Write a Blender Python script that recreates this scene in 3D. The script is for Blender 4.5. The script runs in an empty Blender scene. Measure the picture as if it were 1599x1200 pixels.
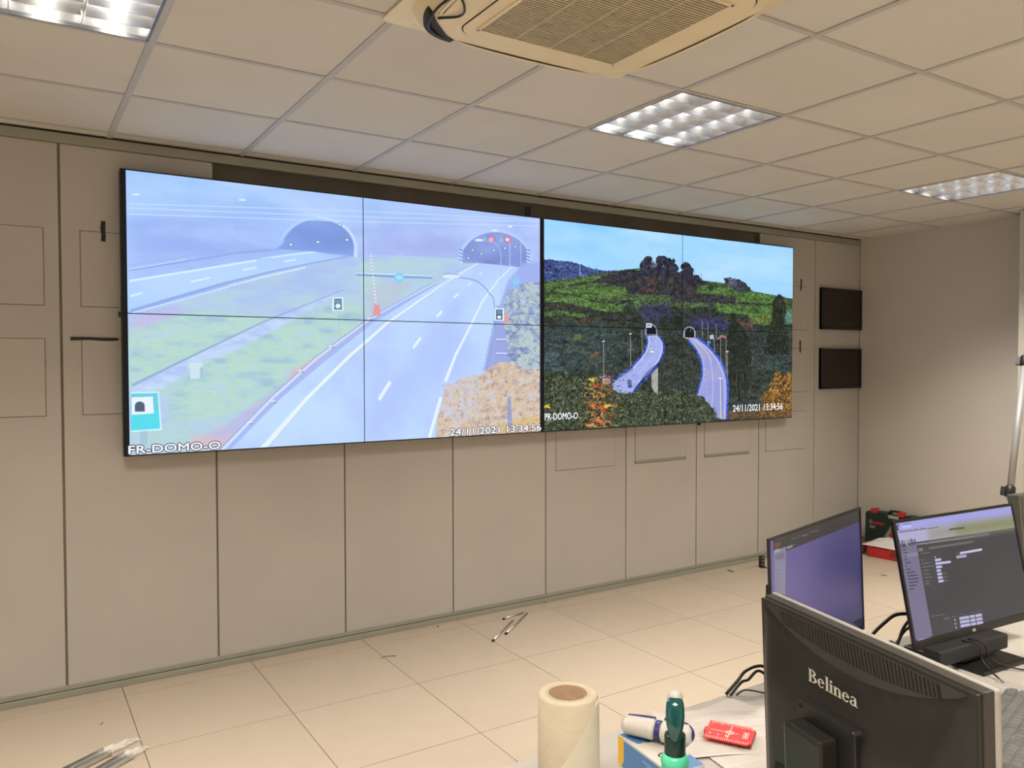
import bpy, bmesh, math, random
import numpy as np
from mathutils import Vector, Matrix
random.seed(7)
S = bpy.context.scene
COL = S.collection
PI = math.pi

# ------------------------------------------------------------------ camera
cam = bpy.data.objects.new('camera', bpy.data.cameras.new('camera'))
COL.objects.link(cam)
cam.location = (1.2976, -4.1434, 1.5348)
cam.rotation_euler = (1.5444, 0.0016, -0.5661)
cam.data.sensor_width = 36.0
cam.data.lens = 36.0 * 1235.3 / 1599.0
cam.data.clip_start = 0.02
S.camera = cam

# ------------------------------------------------------------------ world, exposure, lamps
wd = bpy.data.worlds.new('world'); S.world = wd; wd.use_nodes = True
wd.node_tree.nodes['Background'].inputs[0].default_value = (0.5, 0.55, 0.6, 1)
wd.node_tree.nodes['Background'].inputs[1].default_value = 0.05
S.view_settings.view_transform = 'Standard'
S.view_settings.look = 'None'
S.view_settings.exposure = 0.0
S.view_settings.gamma = 1.0
S.view_settings.use_curve_mapping = False
S.cycles.max_bounces = 10
S.cycles.diffuse_bounces = 6
S.cycles.glossy_bounces = 6
S.cycles.transparent_max_bounces = 12
S.cycles.caustics_reflective = True
S.cycles.sample_clamp_indirect = 4.0
LAMP_POWER = 14.3            # watts of light per tube
LAMP_COLOR = (1.0, 0.92, 0.80)

# room measures
H = 2.586
XR = 7.465
XL = -1.6
YF = -7.2
FX, FY = 1.726, -0.1328      # floor joints
CX, CY = 1.7073, -0.0946     # ceiling grid lines
PX, PP = 1.5004, 0.671       # wall panel joints

# ------------------------------------------------------------------ helpers
def lin(c):
    return tuple((v/12.92 if v <= 0.04045 else ((v+0.055)/1.055)**2.4) for v in c[:3])
def srgb(r, g, b):
    return lin((r/255, g/255, b/255))

def mat(name, color, rough=0.6, metal=0.0, noise=0.0, nscale=20.0, bump=0.0, bscale=200.0, spec=0.5,
        rand=0.0, alpha=None, trans=0.0, coat=0.0):
    m = bpy.data.materials.new(name); m.use_nodes = True
    nt = m.node_tree; b = nt.nodes['Principled BSDF']
    b.inputs['Base Color'].default_value = (*color, 1)
    b.inputs['Roughness'].default_value = rough
    b.inputs['Metallic'].default_value = metal
    b.inputs['Specular IOR Level'].default_value = spec
    b.inputs['Coat Weight'].default_value = coat
    if trans: b.inputs['Transmission Weight'].default_value = trans
    if alpha is not None: b.inputs['Alpha'].default_value = alpha
    tc = nt.nodes.new('ShaderNodeTexCoord')
    last = None
    if noise > 0 or rand > 0:
        hsv = nt.nodes.new('ShaderNodeHueSaturation')
        hsv.inputs['Color'].default_value = (*color, 1)
        nt.links.new(hsv.outputs[0], b.inputs['Base Color'])
        val = None
        if noise > 0:
            n = nt.nodes.new('ShaderNodeTexNoise'); n.inputs['Scale'].default_value = nscale
            n.inputs['Detail'].default_value = 6
            geo = nt.nodes.new('ShaderNodeNewGeometry')
            nt.links.new(geo.outputs['Position'], n.inputs['Vector'])
            mr = nt.nodes.new('ShaderNodeMapRange')
            mr.inputs['From Min'].default_value = 0.3; mr.inputs['From Max'].default_value = 0.7
            mr.inputs['To Min'].default_value = 1-noise; mr.inputs['To Max'].default_value = 1+noise
            nt.links.new(n.outputs['Fac'], mr.inputs['Value']); val = mr.outputs[0]
        if rand > 0:
            oi = nt.nodes.new('ShaderNodeObjectInfo')
            m2 = nt.nodes.new('ShaderNodeMapRange')
            m2.inputs['To Min'].default_value = 1-rand; m2.inputs['To Max'].default_value = 1+rand
            nt.links.new(oi.outputs['Random'], m2.inputs['Value'])
            if val is not None:
                mu = nt.nodes.new('ShaderNodeMath'); mu.operation = 'MULTIPLY'
                nt.links.new(val, mu.inputs[0]); nt.links.new(m2.outputs[0], mu.inputs[1]); val = mu.outputs[0]
            else: val = m2.outputs[0]
        nt.links.new(val, hsv.inputs['Value'])
    if bump > 0:
        n2 = nt.nodes.new('ShaderNodeTexNoise'); n2.inputs['Scale'].default_value = bscale
        n2.inputs['Detail'].default_value = 3
        nt.links.new(tc.outputs['Object'], n2.inputs['Vector'])
        bp = nt.nodes.new('ShaderNodeBump'); bp.inputs['Strength'].default_value = bump
        bp.inputs['Distance'].default_value = 0.002
        nt.links.new(n2.outputs['Fac'], bp.inputs['Height'])
        nt.links.new(bp.outputs[0], b.inputs['Normal'])
    return m

def emis(name, color, strength=1.0, base=(0.01, 0.01, 0.01)):
    m = bpy.data.materials.new(name); m.use_nodes = True
    b = m.node_tree.nodes['Principled BSDF']
    b.inputs['Base Color'].default_value = (*base, 1)
    b.inputs['Roughness'].default_value = 0.3
    b.inputs['Emission Color'].default_value = (*color, 1)
    b.inputs['Emission Strength'].default_value = strength
    return m

def screen_mat(name, img, strength=1.0, rough=0.35, spec=0.5):
    m = bpy.data.materials.new(name); m.use_nodes = True
    nt = m.node_tree; b = nt.nodes['Principled BSDF']
    b.inputs['Base Color'].default_value = (0.008, 0.008, 0.009, 1)
    b.inputs['Roughness'].default_value = rough
    b.inputs['Specular IOR Level'].default_value = spec
    t = nt.nodes.new('ShaderNodeTexImage'); t.image = img; t.extension = 'EXTEND'
    nt.links.new(t.outputs['Color'], b.inputs['Emission Color'])
    b.inputs['Emission Strength'].default_value = strength
    return m

class MB:
    """collects shapes; build() links them as one mesh object"""
    def __init__(s): s.v = []; s.f = []; s.sm = []
    def add(s, vs, fs, smooth=False):
        o = len(s.v); s.v += [tuple(v) for v in vs]
        s.f += [tuple(i+o for i in f) for f in fs]; s.sm += [smooth]*len(fs); return s
    def box(s, x0, x1, y0, y1, z0, z1, M=None):
        vs = [(x, y, z) for z in (z0, z1) for y in (y0, y1) for x in (x0, x1)]
        if M is not None: vs = [tuple(M @ Vector(v)) for v in vs]
        return s.add(vs, [(0,2,3,1), (4,5,7,6), (0,1,5,4), (2,6,7,3), (0,4,6,2), (1,3,7,5)])
    def prism(s, poly, z0, z1, axis='z', M=None, smooth=False):
        n = len(poly)
        def mk(a, b, c):
            return {'z': (a, b, c), 'y': (a, c, b), 'x': (c, a, b)}[axis]
        vs = [mk(a, b, z0) for a, b in poly] + [mk(a, b, z1) for a, b in poly]
        if M is not None: vs = [tuple(M @ Vector(v)) for v in vs]
        s.add(vs, [tuple(range(n))[::-1], tuple(range(n, 2*n))])
        o = len(s.v)-2*n
        for i in range(n):
            s.f.append((o+i, o+(i+1) % n, o+n+(i+1) % n, o+n+i)); s.sm.append(smooth)
        return s
    def lathe(s, prof, seg=32, c=(0, 0, 0), M=None, smooth=True, cap=True):
        vs = []
        for r, z in prof:
            for k in range(seg):
                a = 2*PI*k/seg; vs.append((c[0]+r*math.cos(a), c[1]+r*math.sin(a), c[2]+z))
        if M is not None: vs = [tuple(M @ Vector(v)) for v in vs]
        fs = []
        for i in range(len(prof)-1):
            for k in range(seg):
                k2 = (k+1) % seg
                fs.append((i*seg+k, i*seg+k2, (i+1)*seg+k2, (i+1)*seg+k))
        s.add(vs, fs, smooth)
        if cap:
            o = len(s.v)-len(vs)
            s.f.append(tuple(o+k for k in range(seg))[::-1]); s.sm.append(False)
            e = o+(len(prof)-1)*seg
            s.f.append(tuple(e+k for k in range(seg))); s.sm.append(False)
        return s
    def tube(s, pts, r, seg=8, smooth=True):
        pts = [Vector(p) for p in pts]; n = len(pts)
        rr = r if isinstance(r, (list, tuple)) else [r]*n
        vs = []; up = Vector((0, 0, 1))
        t0 = (pts[1]-pts[0]).normalized()
        if abs(t0.dot(up)) > 0.95: up = Vector((1, 0, 0))
        nx = t0.cross(up).normalized()
        for i in range(n):
            t = (pts[min(i+1, n-1)]-pts[max(i-1, 0)]).normalized()
            nx = (nx - t*nx.dot(t)).normalized(); ny = t.cross(nx)
            for k in range(seg):
                a = 2*PI*k/seg; vs.append(pts[i]+(nx*math.cos(a)+ny*math.sin(a))*rr[i])
        fs = [(i*seg+k, i*seg+(k+1) % seg, (i+1)*seg+(k+1) % seg, (i+1)*seg+k) for i in range(n-1) for k in range(seg)]
        fs2 = [tuple(range(seg))[::-1], tuple(range((n-1)*seg, n*seg))]
        s.add(vs, fs, smooth)
        o = len(s.v)-len(vs)
        for f in fs2: s.f.append(tuple(i+o for i in f)); s.sm.append(False)
        return s
    def mesh(s, name, m=None, bevel=0.0):
        me = bpy.data.meshes.new(name)
        me.from_pydata(s.v, [], s.f); me.update()
        for p, sm in zip(me.polygons, s.sm): p.use_smooth = sm
        if m is not None: me.materials.append(m)
        bm = bmesh.new(); bm.from_mesh(me); bmesh.ops.recalc_face_normals(bm, faces=bm.faces); 
        if bevel > 0:
            ed = [e for e in bm.edges if len(e.link_faces) == 2 and e.calc_face_angle(0) > 0.6]
            bmesh.ops.bevel(bm, geom=ed, offset=bevel, segments=2, affect='EDGES', profile=0.5, clamp_overlap=True)
        bm.to_mesh(me); bm.free()
        return me
    def build(s, name, m, parent=None, bevel=0.0, **kw):
        return link(name, s.mesh(name, m, bevel), parent, **kw)

def link(name, me, parent=None, loc=None, rot=None, **kw):
    o = bpy.data.objects.new(name, me); COL.objects.link(o)
    if parent is not None: o.parent = parent
    if loc is not None: o.location = loc
    if rot is not None: o.rotation_euler = rot
    tag(o, **kw)
    return o
def tag(o, label=None, cat=None, group=None, kind=None):
    if label: o['label'] = label
    if cat: o['category'] = cat
    if group: o['group'] = group
    if kind: o['kind'] = kind
    return o
def thing(name, label, cat, loc=(0, 0, 0), rot=(0, 0, 0), group=None):
    o = bpy.data.objects.new(name, None); COL.objects.link(o)
    o.empty_display_size = 0.05
    o.location = loc; o.rotation_euler = rot
    return tag(o, label, cat, group)
def copy_tree(o, parent=None):
    c = o.copy(); COL.objects.link(c); c.parent = parent
    for ch in list(o.children): copy_tree(ch, c)
    return c
def bez(pts, n=8):
    """smooth curve through points (Catmull-Rom)"""
    P = [Vector(p) for p in pts]; P = [2*P[0]-P[1]]+P+[2*P[-1]-P[-2]]; out = []
    for i in range(1, len(P)-2):
        for k in range(n):
            t = k/n
            out.append(0.5*((2*P[i])+(P[i+1]-P[i-1])*t+(2*P[i-1]-5*P[i]+4*P[i+1]-P[i+2])*t*t+(3*P[i]-P[i-1]-3*P[i+1]+P[i+2])*t**3))
    out.append(P[-2]); return out
def rrect(cx, cy, hx, hy, r, n=8):
    out = []
    for q, (sx, sy) in enumerate(((1, 1), (-1, 1), (-1, -1), (1, -1))):
        for k in range(n+1):
            a = PI/2*q + PI/2*k/n
            out.append((cx+sx*(hx-r)+r*math.cos(a), cy+sy*(hy-r)+r*math.sin(a)))
    return out
def text(body, name, m, parent, M, width, height, offset=0.0, depth=0.0005, shear=0.0, base='x'):
    """flat lettering fitted into width x height; M maps local xy plane (text) into parent space"""
    cu = bpy.data.curves.new(name, 'FONT'); cu.body = body; cu.resolution_u = 3
    cu.fill_mode = 'FRONT'; cu.shear = shear
    t = bpy.data.objects.new('tmp', cu); COL.objects.link(t)
    bpy.context.view_layer.update()
    dg = bpy.context.evaluated_depsgraph_get()
    me = bpy.data.meshes.new_from_object(t.evaluated_get(dg))
    xs = [v.co.x for v in me.vertices]; ys = [v.co.y for v in me.vertices]
    x0, x1, y0, y1 = min(xs), max(xs), min(ys), max(ys)
    if offset:
        bpy.data.meshes.remove(me)
        cu.offset = offset*(x1-x0)/width
        bpy.context.view_layer.update(); dg = bpy.context.evaluated_depsgraph_get()
        me = bpy.data.meshes.new_from_object(t.evaluated_get(dg))
    for v in me.vertices:
        v.co = M @ Vector(((v.co.x-x0)/(x1-x0)*width, (v.co.y-y0)/(y1-y0)*height, 0))
    me.materials.clear(); me.materials.append(m)
    bpy.data.objects.remove(t); bpy.data.curves.remove(cu)
    return link(name, me, parent)

# ------------------------------------------------------------------ painted pictures for the screens
rng = np.random.default_rng(5)
def vnoise(h, w, sx, sy, seed):
    r = np.random.default_rng(seed)
    gh, gw = int(h/sy)+3, int(w/sx)+3
    g = r.random((gh, gw)).astype(np.float32)
    y = np.arange(h)/sy; x = np.arange(w)/sx
    yi = y.astype(int); xi = x.astype(int); fy = (y-yi); fx = (x-xi)
    fy = (fy*fy*(3-2*fy))[:, None]; fx = (fx*fx*(3-2*fx))[None, :]
    a = g[yi][:, xi]; b = g[yi][:, xi+1]; c = g[yi+1][:, xi]; d = g[yi+1][:, xi+1]
    return (a*(1-fx)+b*fx)*(1-fy)+(c*(1-fx)+d*fx)*fy
def fbm(h, w, sx, sy, octv=4, seed=0, gain=0.55):
    o = np.zeros((h, w), np.float32); a = 1.0; t = 0
    for k in range(octv):
        o += a*vnoise(h, w, max(sx/2**k, 1.01), max(sy/2**k, 1.01), seed+k*17); t += a; a *= gain
    o /= t
    return np.clip((o-0.5)*1.9+0.5, 0, 1)
class Canvas:
    def __init__(s, w, h, Hm=None, bg=(0, 0, 0)):
        s.w, s.h = w, h; s.a = np.zeros((h, w, 3), np.float32); s.a[:] = np.array(bg)/255.0
        s.H = np.array(Hm) if Hm is not None else None; s.o = (0, 0, 1)
        s.clip = None
    def org(s, x, y, k): s.o = (x, y, k); return s
    def T(s, pts):
        p = np.array(pts, float)
        p = p/s.o[2]+np.array(s.o[:2])
        if s.H is None: return p
        q = np.c_[p, np.ones(len(p))] @ s.H.T
        return q[:, :2]/q[:, 2:]
    def mask(s, P):
        x0 = int(max(0, P[:, 0].min()-1)); x1 = int(min(s.w, P[:, 0].max()+2))
        y0 = int(max(0, P[:, 1].min()-1)); y1 = int(min(s.h, P[:, 1].max()+2))
        if x1 <= x0 or y1 <= y0: return None
        acc = 0
        for (dx, dy) in ((.25, .25), (.75, .25), (.25, .75), (.75, .75)):
            X = (np.arange(x0, x1)+dx)[None, :]; Y = (np.arange(y0, y1)+dy)[:, None]
            m = np.zeros((y1-y0, x1-x0), bool)
            for i in range(len(P)):
                ax, ay = P[i]; bx, by = P[(i+1) % len(P)]
                if ay == by: continue
                c = ((ay > Y) != (by > Y))
                m ^= c & (X < (bx-ax)*(Y-ay)/(by-ay)+ax)
            acc = acc+m.astype(np.float32)
        return (slice(y0, y1), slice(x0, x1)), acc/4
    def blend(s, sl, m, col, alpha=1.0):
        c = col[sl] if isinstance(col, np.ndarray) and col.ndim == 3 else np.array(col, np.float32)/255.0
        m = (m*alpha)[..., None]
        if s.clip is not None:
            cx0, cx1 = s.clip
            xs = np.arange(sl[1].start, sl[1].stop); m = m*((xs >= cx0) & (xs < cx1))[None, :, None]
        s.a[sl] = s.a[sl]*(1-m)+c*m
    def poly(s, pts, col, alpha=1.0, feather=0, rough=0, seed=0):
        P = s.T(pts)
        if rough:
            r = np.random.default_rng(seed); out = []
            for i in range(len(P)):
                a, b = P[i], P[(i+1) % len(P)]; n = max(1, int(np.hypot(*(b-a))/rough/1.5))
                for k in range(n):
                    out.append(a+(b-a)*k/n+r.normal(0, rough*0.45, 2))
            P = np.array(out)
        r = s.mask(P)
        if r is None: return
        sl, m = r
        if feather:
            y0 = max(0, sl[0].start-2*feather); y1 = min(s.h, sl[0].stop+2*feather)
            x0 = max(0, sl[1].start-2*feather); x1 = min(s.w, sl[1].stop+2*feather)
            M = np.zeros((y1-y0, x1-x0), np.float32)
            M[sl[0].start-y0:sl[0].stop-y0, sl[1].start-x0:sl[1].stop-x0] = m
            k = np.ones(2*feather+1)/(2*feather+1)
            for _ in range(2):
                M = np.apply_along_axis(lambda v: np.convolve(v, k, 'same'), 0, M)
                M = np.apply_along_axis(lambda v: np.convolve(v, k, 'same'), 1, M)
            sl = (slice(y0, y1), slice(x0, x1)); m = M
        s.blend(sl, m, col, alpha)
    def line(s, pts, w, col, alpha=1.0, dash=None):
        P = s.T(pts)
        for i in range(len(P)-1):
            a, b = P[i], P[i+1]; L = np.hypot(*(b-a))
            if L < 1e-6: continue
            w0, w1 = (w if isinstance(w, tuple) else (w, w))
            f0, f1 = i/(len(P)-1), (i+1)/(len(P)-1)
            wa, wb = w0+(w1-w0)*f0, w0+(w1-w0)*f1
            n = np.array([-(b-a)[1], (b-a)[0]])/L/2
            q = np.array([a+n*wa, b+n*wb, b-n*wb, a-n*wa])
            r = s.mask(q)
            if r is not None: s.blend(r[0], r[1], col, alpha)
    def ell(s, cx, cy, rx, ry, col, alpha=1.0, n=20, feather=0):
        s.poly([(cx+rx*math.cos(2*PI*k/n), cy+ry*math.sin(2*PI*k/n)) for k in range(n)], col, alpha, feather)
    def field(s, cols, sx, sy, octv=4, seed=0, gain=0.55, lo=0.0, hi=1.0):
        f = np.clip((fbm(s.h, s.w, sx, sy, octv, seed, gain)-lo)/(hi-lo), 0, 0.9999)*(len(cols)-1)
        i = f.astype(int); t = (f-i)[..., None]; C = np.array(cols, np.float32)/255.0
        return C[i]*(1-t)+C[i+1]*t
    def image(s, name):
        img = bpy.data.images.new(name, s.w, s.h, alpha=False)
        px = np.ones((s.h, s.w, 4), np.float32); px[..., :3] = np.clip(s.a[::-1], 0, 1)
        img.pixels.foreach_set(px.ravel()); img.update(); img.pack()
        return img

def paint_wall():
    HW = [[1.35355556,-0.0197464158,-247.344675],[-0.175384448,1.49224967,-360.753628],[-0.000361427355,-1.4431241e-05,1]]
    c = Canvas(2600, 727, HW, (12, 13, 18))
    h, w = c.h, c.w
    XA0, XA1, XB0, XB1 = 14, 1285, 1302, 2599
    # ---------------- left picture: two road tunnels in haze
    c.clip = (XA0, XA1)
    Y = np.linspace(0, 1, h)[:, None, None]; X = np.linspace(0, 1, XA1)[None, :, None]
    base = c.a.copy()
    tl, tr = np.array([172, 214, 255]), np.array([182, 200, 255])
    bl, br = np.array([150, 182, 248]), np.array([140, 152, 222])
    Yk = np.clip(Y*2.0, 0, 1)
    g = (tl*(1-X)+tr*X)*(1-Yk)+(bl*(1-X)+br*X)*Yk
    nz = fbm(h, w, 170, 70, 5, 3)[:, :XA1, None]
    g = g+(nz-0.5)*np.array([42, 30, 14])
    c.a[:, XA0:XA1] = (g/255)[:, XA0:XA1]
    c.org(180, 240, 2.3515)
    haze = c.field([(138, 160, 240), (160, 188, 250), (178, 190, 250)], 160, 60, 4, 9)
    c.poly([(50,230),(560,235),(600,330),(640,370),(300,400),(50,440)], haze, 0.75, feather=18)
    c.poly([(60,320),(240,330),(250,400),(60,420)], (142, 164, 240), 0.4, feather=22)
    c.poly([(880,300),(1000,250),(1250,262),(1330,290),(1270,385),(900,385)], c.field([(150,160,226),(162,176,238),(184,196,248)], 90, 40, 5, 12), 0.7, feather=26)
    c.poly([(960,330),(1250,310),(1250,360),(960,352)], (146, 148, 214), 0.5, feather=20)
    # bank and grass
    grass = c.field([(152,190,206), (172,212,206), (184,222,194), (180,214,222)], 60, 22, 5, 21)
    gray = c.field([(168,192,236), (180,208,226), (178,214,208)], 120, 40, 4, 22)
    c.poly([(50,590),(300,525),(500,445),(870,380),(960,372),(1270,385),(1330,400),(1200,470),(900,620),(600,880),(380,1100),(40,1120)], gray, 1)
    c.poly([(50,640),(300,580),(560,600),(620,590),(400,720),(55,860)], grass, 0.95, feather=4)
    c.poly([(200,900),(300,780),(560,650),(720,560),(930,560),(900,640),(700,790),(560,930),(200,1000)], grass, 0.95, feather=6)
    c.poly([(900,400),(1250,395),(1150,420),(980,425),(960,520),(900,520)], c.field([(176,214,212),(190,220,206)],60,20,4,5), 0.8, feather=5)
    c.poly([(930,480),(1090,470),(1010,560),(930,590)], c.field([(188,202,196),(196,196,190)],30,20,4,5), 0.6, feather=5)
    for k in range(260):
        x = rng.uniform(60, 880); y = rng.uniform(600, 1060)
        if y < 600+0.0*x: continue
        c.line([(x, y), (x+rng.uniform(8, 26), y-rng.uniform(2, 9))], 1.6, (136, 172, 168) if k % 2 else (196, 226, 178), 0.35)
    c.poly([(55,600),(260,560),(200,610),(60,650)], (226, 176, 224), 0.45, feather=8)
    pink = c.field([(206,168,214), (176,178,234), (226,176,190)], 30, 18, 4, 31)
    c.poly([(920,620),(1010,590),(700,830),(420,1085),(250,1080),(400,1000),(640,830),(800,700)], pink, 0.75, feather=6)
    c.poly([(640,800),(760,740),(740,790),(640,870)], (240, 160, 170), 0.5, feather=6)
    c.poly([(280,1030),(450,1040),(400,1085),(260,1085)], (238, 184, 170), 0.5, feather=8)
    # drainage ditch
    ditch = c.field([(170,192,240), (192,212,250), (206,226,252)], 40, 14, 4, 41)
    c.poly([(65,858),(300,740),(540,625),(700,560),(820,512),(700,585),(560,660),(420,735),(320,760),(180,862),(65,880)], ditch, 0.95, feather=2)
    c.line([(62,852),(300,735),(540,620),(700,555),(840,500)], (7, 2), (134, 156, 214), 0.8)
    # left carriageway
    road = c.field([(170,206,255), (182,218,255), (190,220,255)], 200, 60, 3, 51)
    c.poly([(40,470),(300,425),(560,382),(730,358),(868,372),(640,420),(400,475),(200,535),(40,585)], road, 1)
    c.line([(52,468),(300,428),(520,392)], 5.5, (226, 250, 255)); c.line([(540,386),(640,372),(740,360)], 4.5, (226, 250, 255))
    for a, b in (((55,524),(98,512)), ((275,472),(348,456)), ((468,428),(518,418)), ((620,397),(662,390))):
        c.line([a, b], 4.5, (230, 252, 255))
    c.line([(50,430),(300,390),(430,368),(600,352)], 3, (120, 150, 215), 0.9); c.line([(50,426),(260,388)], 2.5, (205, 230, 255), .9)
    c.line([(50,410),(300,372),(560,352)], 1.8, (128, 156, 222), 0.5)
    c.line([(55,580),(200,535),(400,477),(560,437),(700,407),(860,376)], (9, 3), (136, 162, 228), 1)
    c.line([(60,586),(250,535),(420,488)], 4, (216, 238, 255), .9)
    for k in range(40):
        t = k/40; x = 110+730*t; y = 566-178*t
        c.line([(x, y), (x, y+14*(1-t)+4)], 2.2, (196, 214, 250), .8)
    c.line([(420,486),(560,450),(700,418)], 4.5, (236, 248, 255), .8)
    # tunnel one
    def arch(cx, cy, rx, ry, a0, a1, n=26):
        return [(cx+rx*math.cos(a0+(a1-a0)*k/n), cy-ry*math.sin(a0+(a1-a0)*k/n)) for k in range(n+1)]
    c.poly([(590,350)]+arch(750,358,138,118,PI*0.93,0.0)+[(885,378),(860,376),(730,360)], c.field([(96,128,208),(112,146,226),(150,186,250)], 200, 90, 3, 61), .95, feather=1)
    c.poly([(760,300),(872,290),(880,372),(760,360)], (92, 118, 190), 0.5, feather=10)
    c.line(arch(750,358,150,122,PI*0.9,PI*0.5), (4, 8), (186, 216, 255), .95)
    c.line(arch(742,350,142,114,PI*0.5,0.0)+[(882,380)], (8, 12), (205, 228, 255), 1)
    for x, y in ((645,334),(744,325),(824,260),(851,317)):
        c.ell(x, y, 9, 6, (60, 80, 130), .9); c.ell(x, y, 6, 4, (250, 255, 235))
    c.poly([(518,388),(574,380),(576,422),(520,430)], (176, 210, 252), .8)
    # right carriageway
    road2 = c.field([(178,200,255), (188,216,255), (194,224,255)], 160, 160, 4, 71)
    c.poly([(1330,398),(1500,398),(1440,480),(1410,560),(1380,700),(1350,830),(1300,1060),(380,1105),(500,1000),(700,810),(930,630),(1200,470)], road2, 1)
    c.poly([(1180,600),(1280,520),(1210,700),(1100,900),(960,1070),(880,1070),(1000,850)], (168, 186, 250), 0.45, feather=26)
    c.poly([(1240,560),(1290,520),(1200,800),(1140,900)], (160,184,246), 0.3, feather=20)
    c.line([(1335,402),(1190,490),(1000,622),(860,745),(700,905),(540,1086)], (4, 15), (240, 252, 248))
    c.line([(1345,400),(1200,487),(1010,622),(868,747),(710,905),(556,1086)], 1.6, (160, 176, 220), .7)
    c.line([(1466,408),(1410,460),(1350,540),(1296,650),(1250,740),(1212,838)], (4, 11), (238, 250, 252))
    c.line([(1196,895),(1180,950),(1152,1050)], 12, (236, 250, 255))
    for a, b, ww in (((1348,438),(1336,446),4),((1308,474),(1294,484),5),((1262,514),(1242,530),6),((1200,578),(1180,600),8),((1122,676),(1094,714),9),((1010,838),(968,905),11)):
        c.line([a, b], ww, (240, 252, 252))
    # crash barrier left of it
    c.line([(1180,478),(940,620),(760,760),(600,890),(400,1088)], (5, 24), (160, 178, 240), .9)
    c.line([(1180,470),(930,612),(740,752),(580,895),(392,1088)], (3, 10), (212, 228, 255))
    c.line([(1178,466),(925,610),(735,748),(574,892),(384,1088)], 2, (120, 140, 205), .9)
    for x, y in ((490,988),(578,910),(678,798),(790,708),(930,606)):
        c.line([(x-6, y), (x+14, y)], 4, (240, 245, 240)); c.line([(x+4, y+6), (x+14, y+2)], 3, (90, 100, 120), .8)
    # tunnel two
    c.poly([(1272,402)]+arch(1395,395,126,108,PI*0.96,PI*0.02)+[(1505,420),(1440,412),(1340,402)], c.field([(92,104,170),(108,122,196),(128,142,214)], 90, 60, 3, 81), 1, feather=1)
    c.line(arch(1395,398,132,114,PI*0.98,PI*0.02), 9, (190, 208, 250), 1)
    for x, y in ((1312,355),(1345,368),(1391,356),(1431,348),(1469,342),(1297,384),(1512,362)):
        c.ell(x, y, 7, 5, (40, 60, 80), .7); c.ell(x, y, 4.5, 3.2, (235, 255, 240))
    c.ell(1336, 318, 16, 5, (245, 252, 255))
    for x in (1380, 1440):
        c.ell(x, 316, 15, 13, (226, 70, 110), .85, feather=2); c.ell(x, 316, 9, 8, (255, 170, 180)); 
    c.ell(1440, 316, 6, 5, (255, 240, 235))
    c.poly([(1352,308),(1364,308),(1364,322),(1352,322)], (90, 215, 220), .8); c.poly([(1412,310),(1424,310),(1424,326),(1412,326)], (80, 205, 215), .9)
    for x0 in (1262, 1510):
        c.poly([(x0,352),(x0+14,352),(x0+14,400),(x0,400)], (70, 130, 200), .9)
        for k in range(4): c.line([(x0, 358+k*12), (x0+14, 364+k*12)], 5, (215, 240, 255))
    c.line([(1268,400),(1268,415)], 3, (190, 210, 250))
    c.line([(1490,300),(1490,420)], 2.5, (190, 210, 255)); c.line([(1449,325),(1449,440)], 2.5, (190, 212, 255))
    c.line(bezp([(1366,322),(1395,330),(1414,358),(1416,420),(1418,600)]), 2.6, (176, 200, 250))
    c.ell(1232, 451, 33, 7, (236, 248, 255)); c.line([(1200,446),(1216,441),(1262,445)], 1.6, (90,105,150),.8)
    c.line(bezp([(1264,455),(1330,470),(1375,515),(1392,560),(1395,790)]), 3.6, (120, 140, 196))
    c.line(bezp([(1264,458),(1328,473),(1371,517),(1389,562),(1391,790)]), 2.0, (205, 220, 250))
    # right verge and bushes
    c.poly([(1500,400),(1560,400),(1560,640),(1400,620),(1420,540),(1440,470)], (150, 166, 236), .9, feather=4)
    for k in range(26):
        t = k/26; x = 1408-50*t; y = 560+240*t
        c.line([(x-8, y), (x+4, y+8)], 4, (92, 120, 190), .8)
    c.poly([(1395,620),(1440,620),(1440,780),(1362,810),(1380,700)], (150, 160, 220), .75, feather=4)
    for y in (683, 734): c.line([(1398, y), (1440, y)], 5, (206, 224, 250)); c.line([(1398, y+5), (1440, y+5)], 2.4, (100, 120, 180))
    bush = c.field([(96,116,168), (140,156,190), (170,186,176), (196,208,190), (170,190,224)], 16, 13, 4, 91)
    c.poly([(1425,560),(1440,515),(1475,480),(1562,470),(1562,800),(1450,790),(1440,690),(1420,610)], bush, .95, rough=6, seed=2)
    orange = c.field([(160,136,140), (208,176,148), (228,188,130), (220,196,170), (206,210,226)], 14, 12, 4, 97)
    c.poly([(1200,890),(1215,850),(1290,820),(1340,812),(1380,780),(1440,758),(1500,790),(1562,800),(1562,1040),(1170,1060),(1190,960)], orange, .93, rough=9, seed=3)
    c.poly([(1210,850),(1340,815),(1345,960),(1240,1000),(1200,930)], c.field([(214,190,196),(196,200,236),(226,190,160)],18,14,3,98), .5, rough=7, seed=5)
    c.poly([(1400,990),(1560,960),(1562,1030),(1420,1030)], c.field([(232,186,92),(214,160,70),(244,206,120)],12,10,3,99), .6, rough=6, seed=5)
    c.poly([(1440,900),(1452,890),(1458,1010),(1440,1010)], (120, 136, 200), .8)
    for k in range(500):
        x = rng.uniform(1200, 1560); y = rng.uniform(790, 1035)
        if x < 1340 and y < 850: continue
        c.ell(x, y, rng.uniform(2, 4.5), rng.uniform(1.6, 3), [(242,200,120),(170,120,110),(248,224,190),(222,160,90)][k % 4], .75, n=6)
    for k in range(300):
        x = rng.uniform(1440, 1560); y = rng.uniform(490, 780)
        c.ell(x, y, rng.uniform(2, 4), rng.uniform(1.5, 3), [(206,216,196),(90,106,150),(190,204,240),(164,176,150)][k % 4], .7, n=6)
    c.ell(1472, 470, 13, 20, (130, 200, 250), .9); c.ell(1472, 490, 14, 8, (110, 190, 240), .8)
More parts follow.
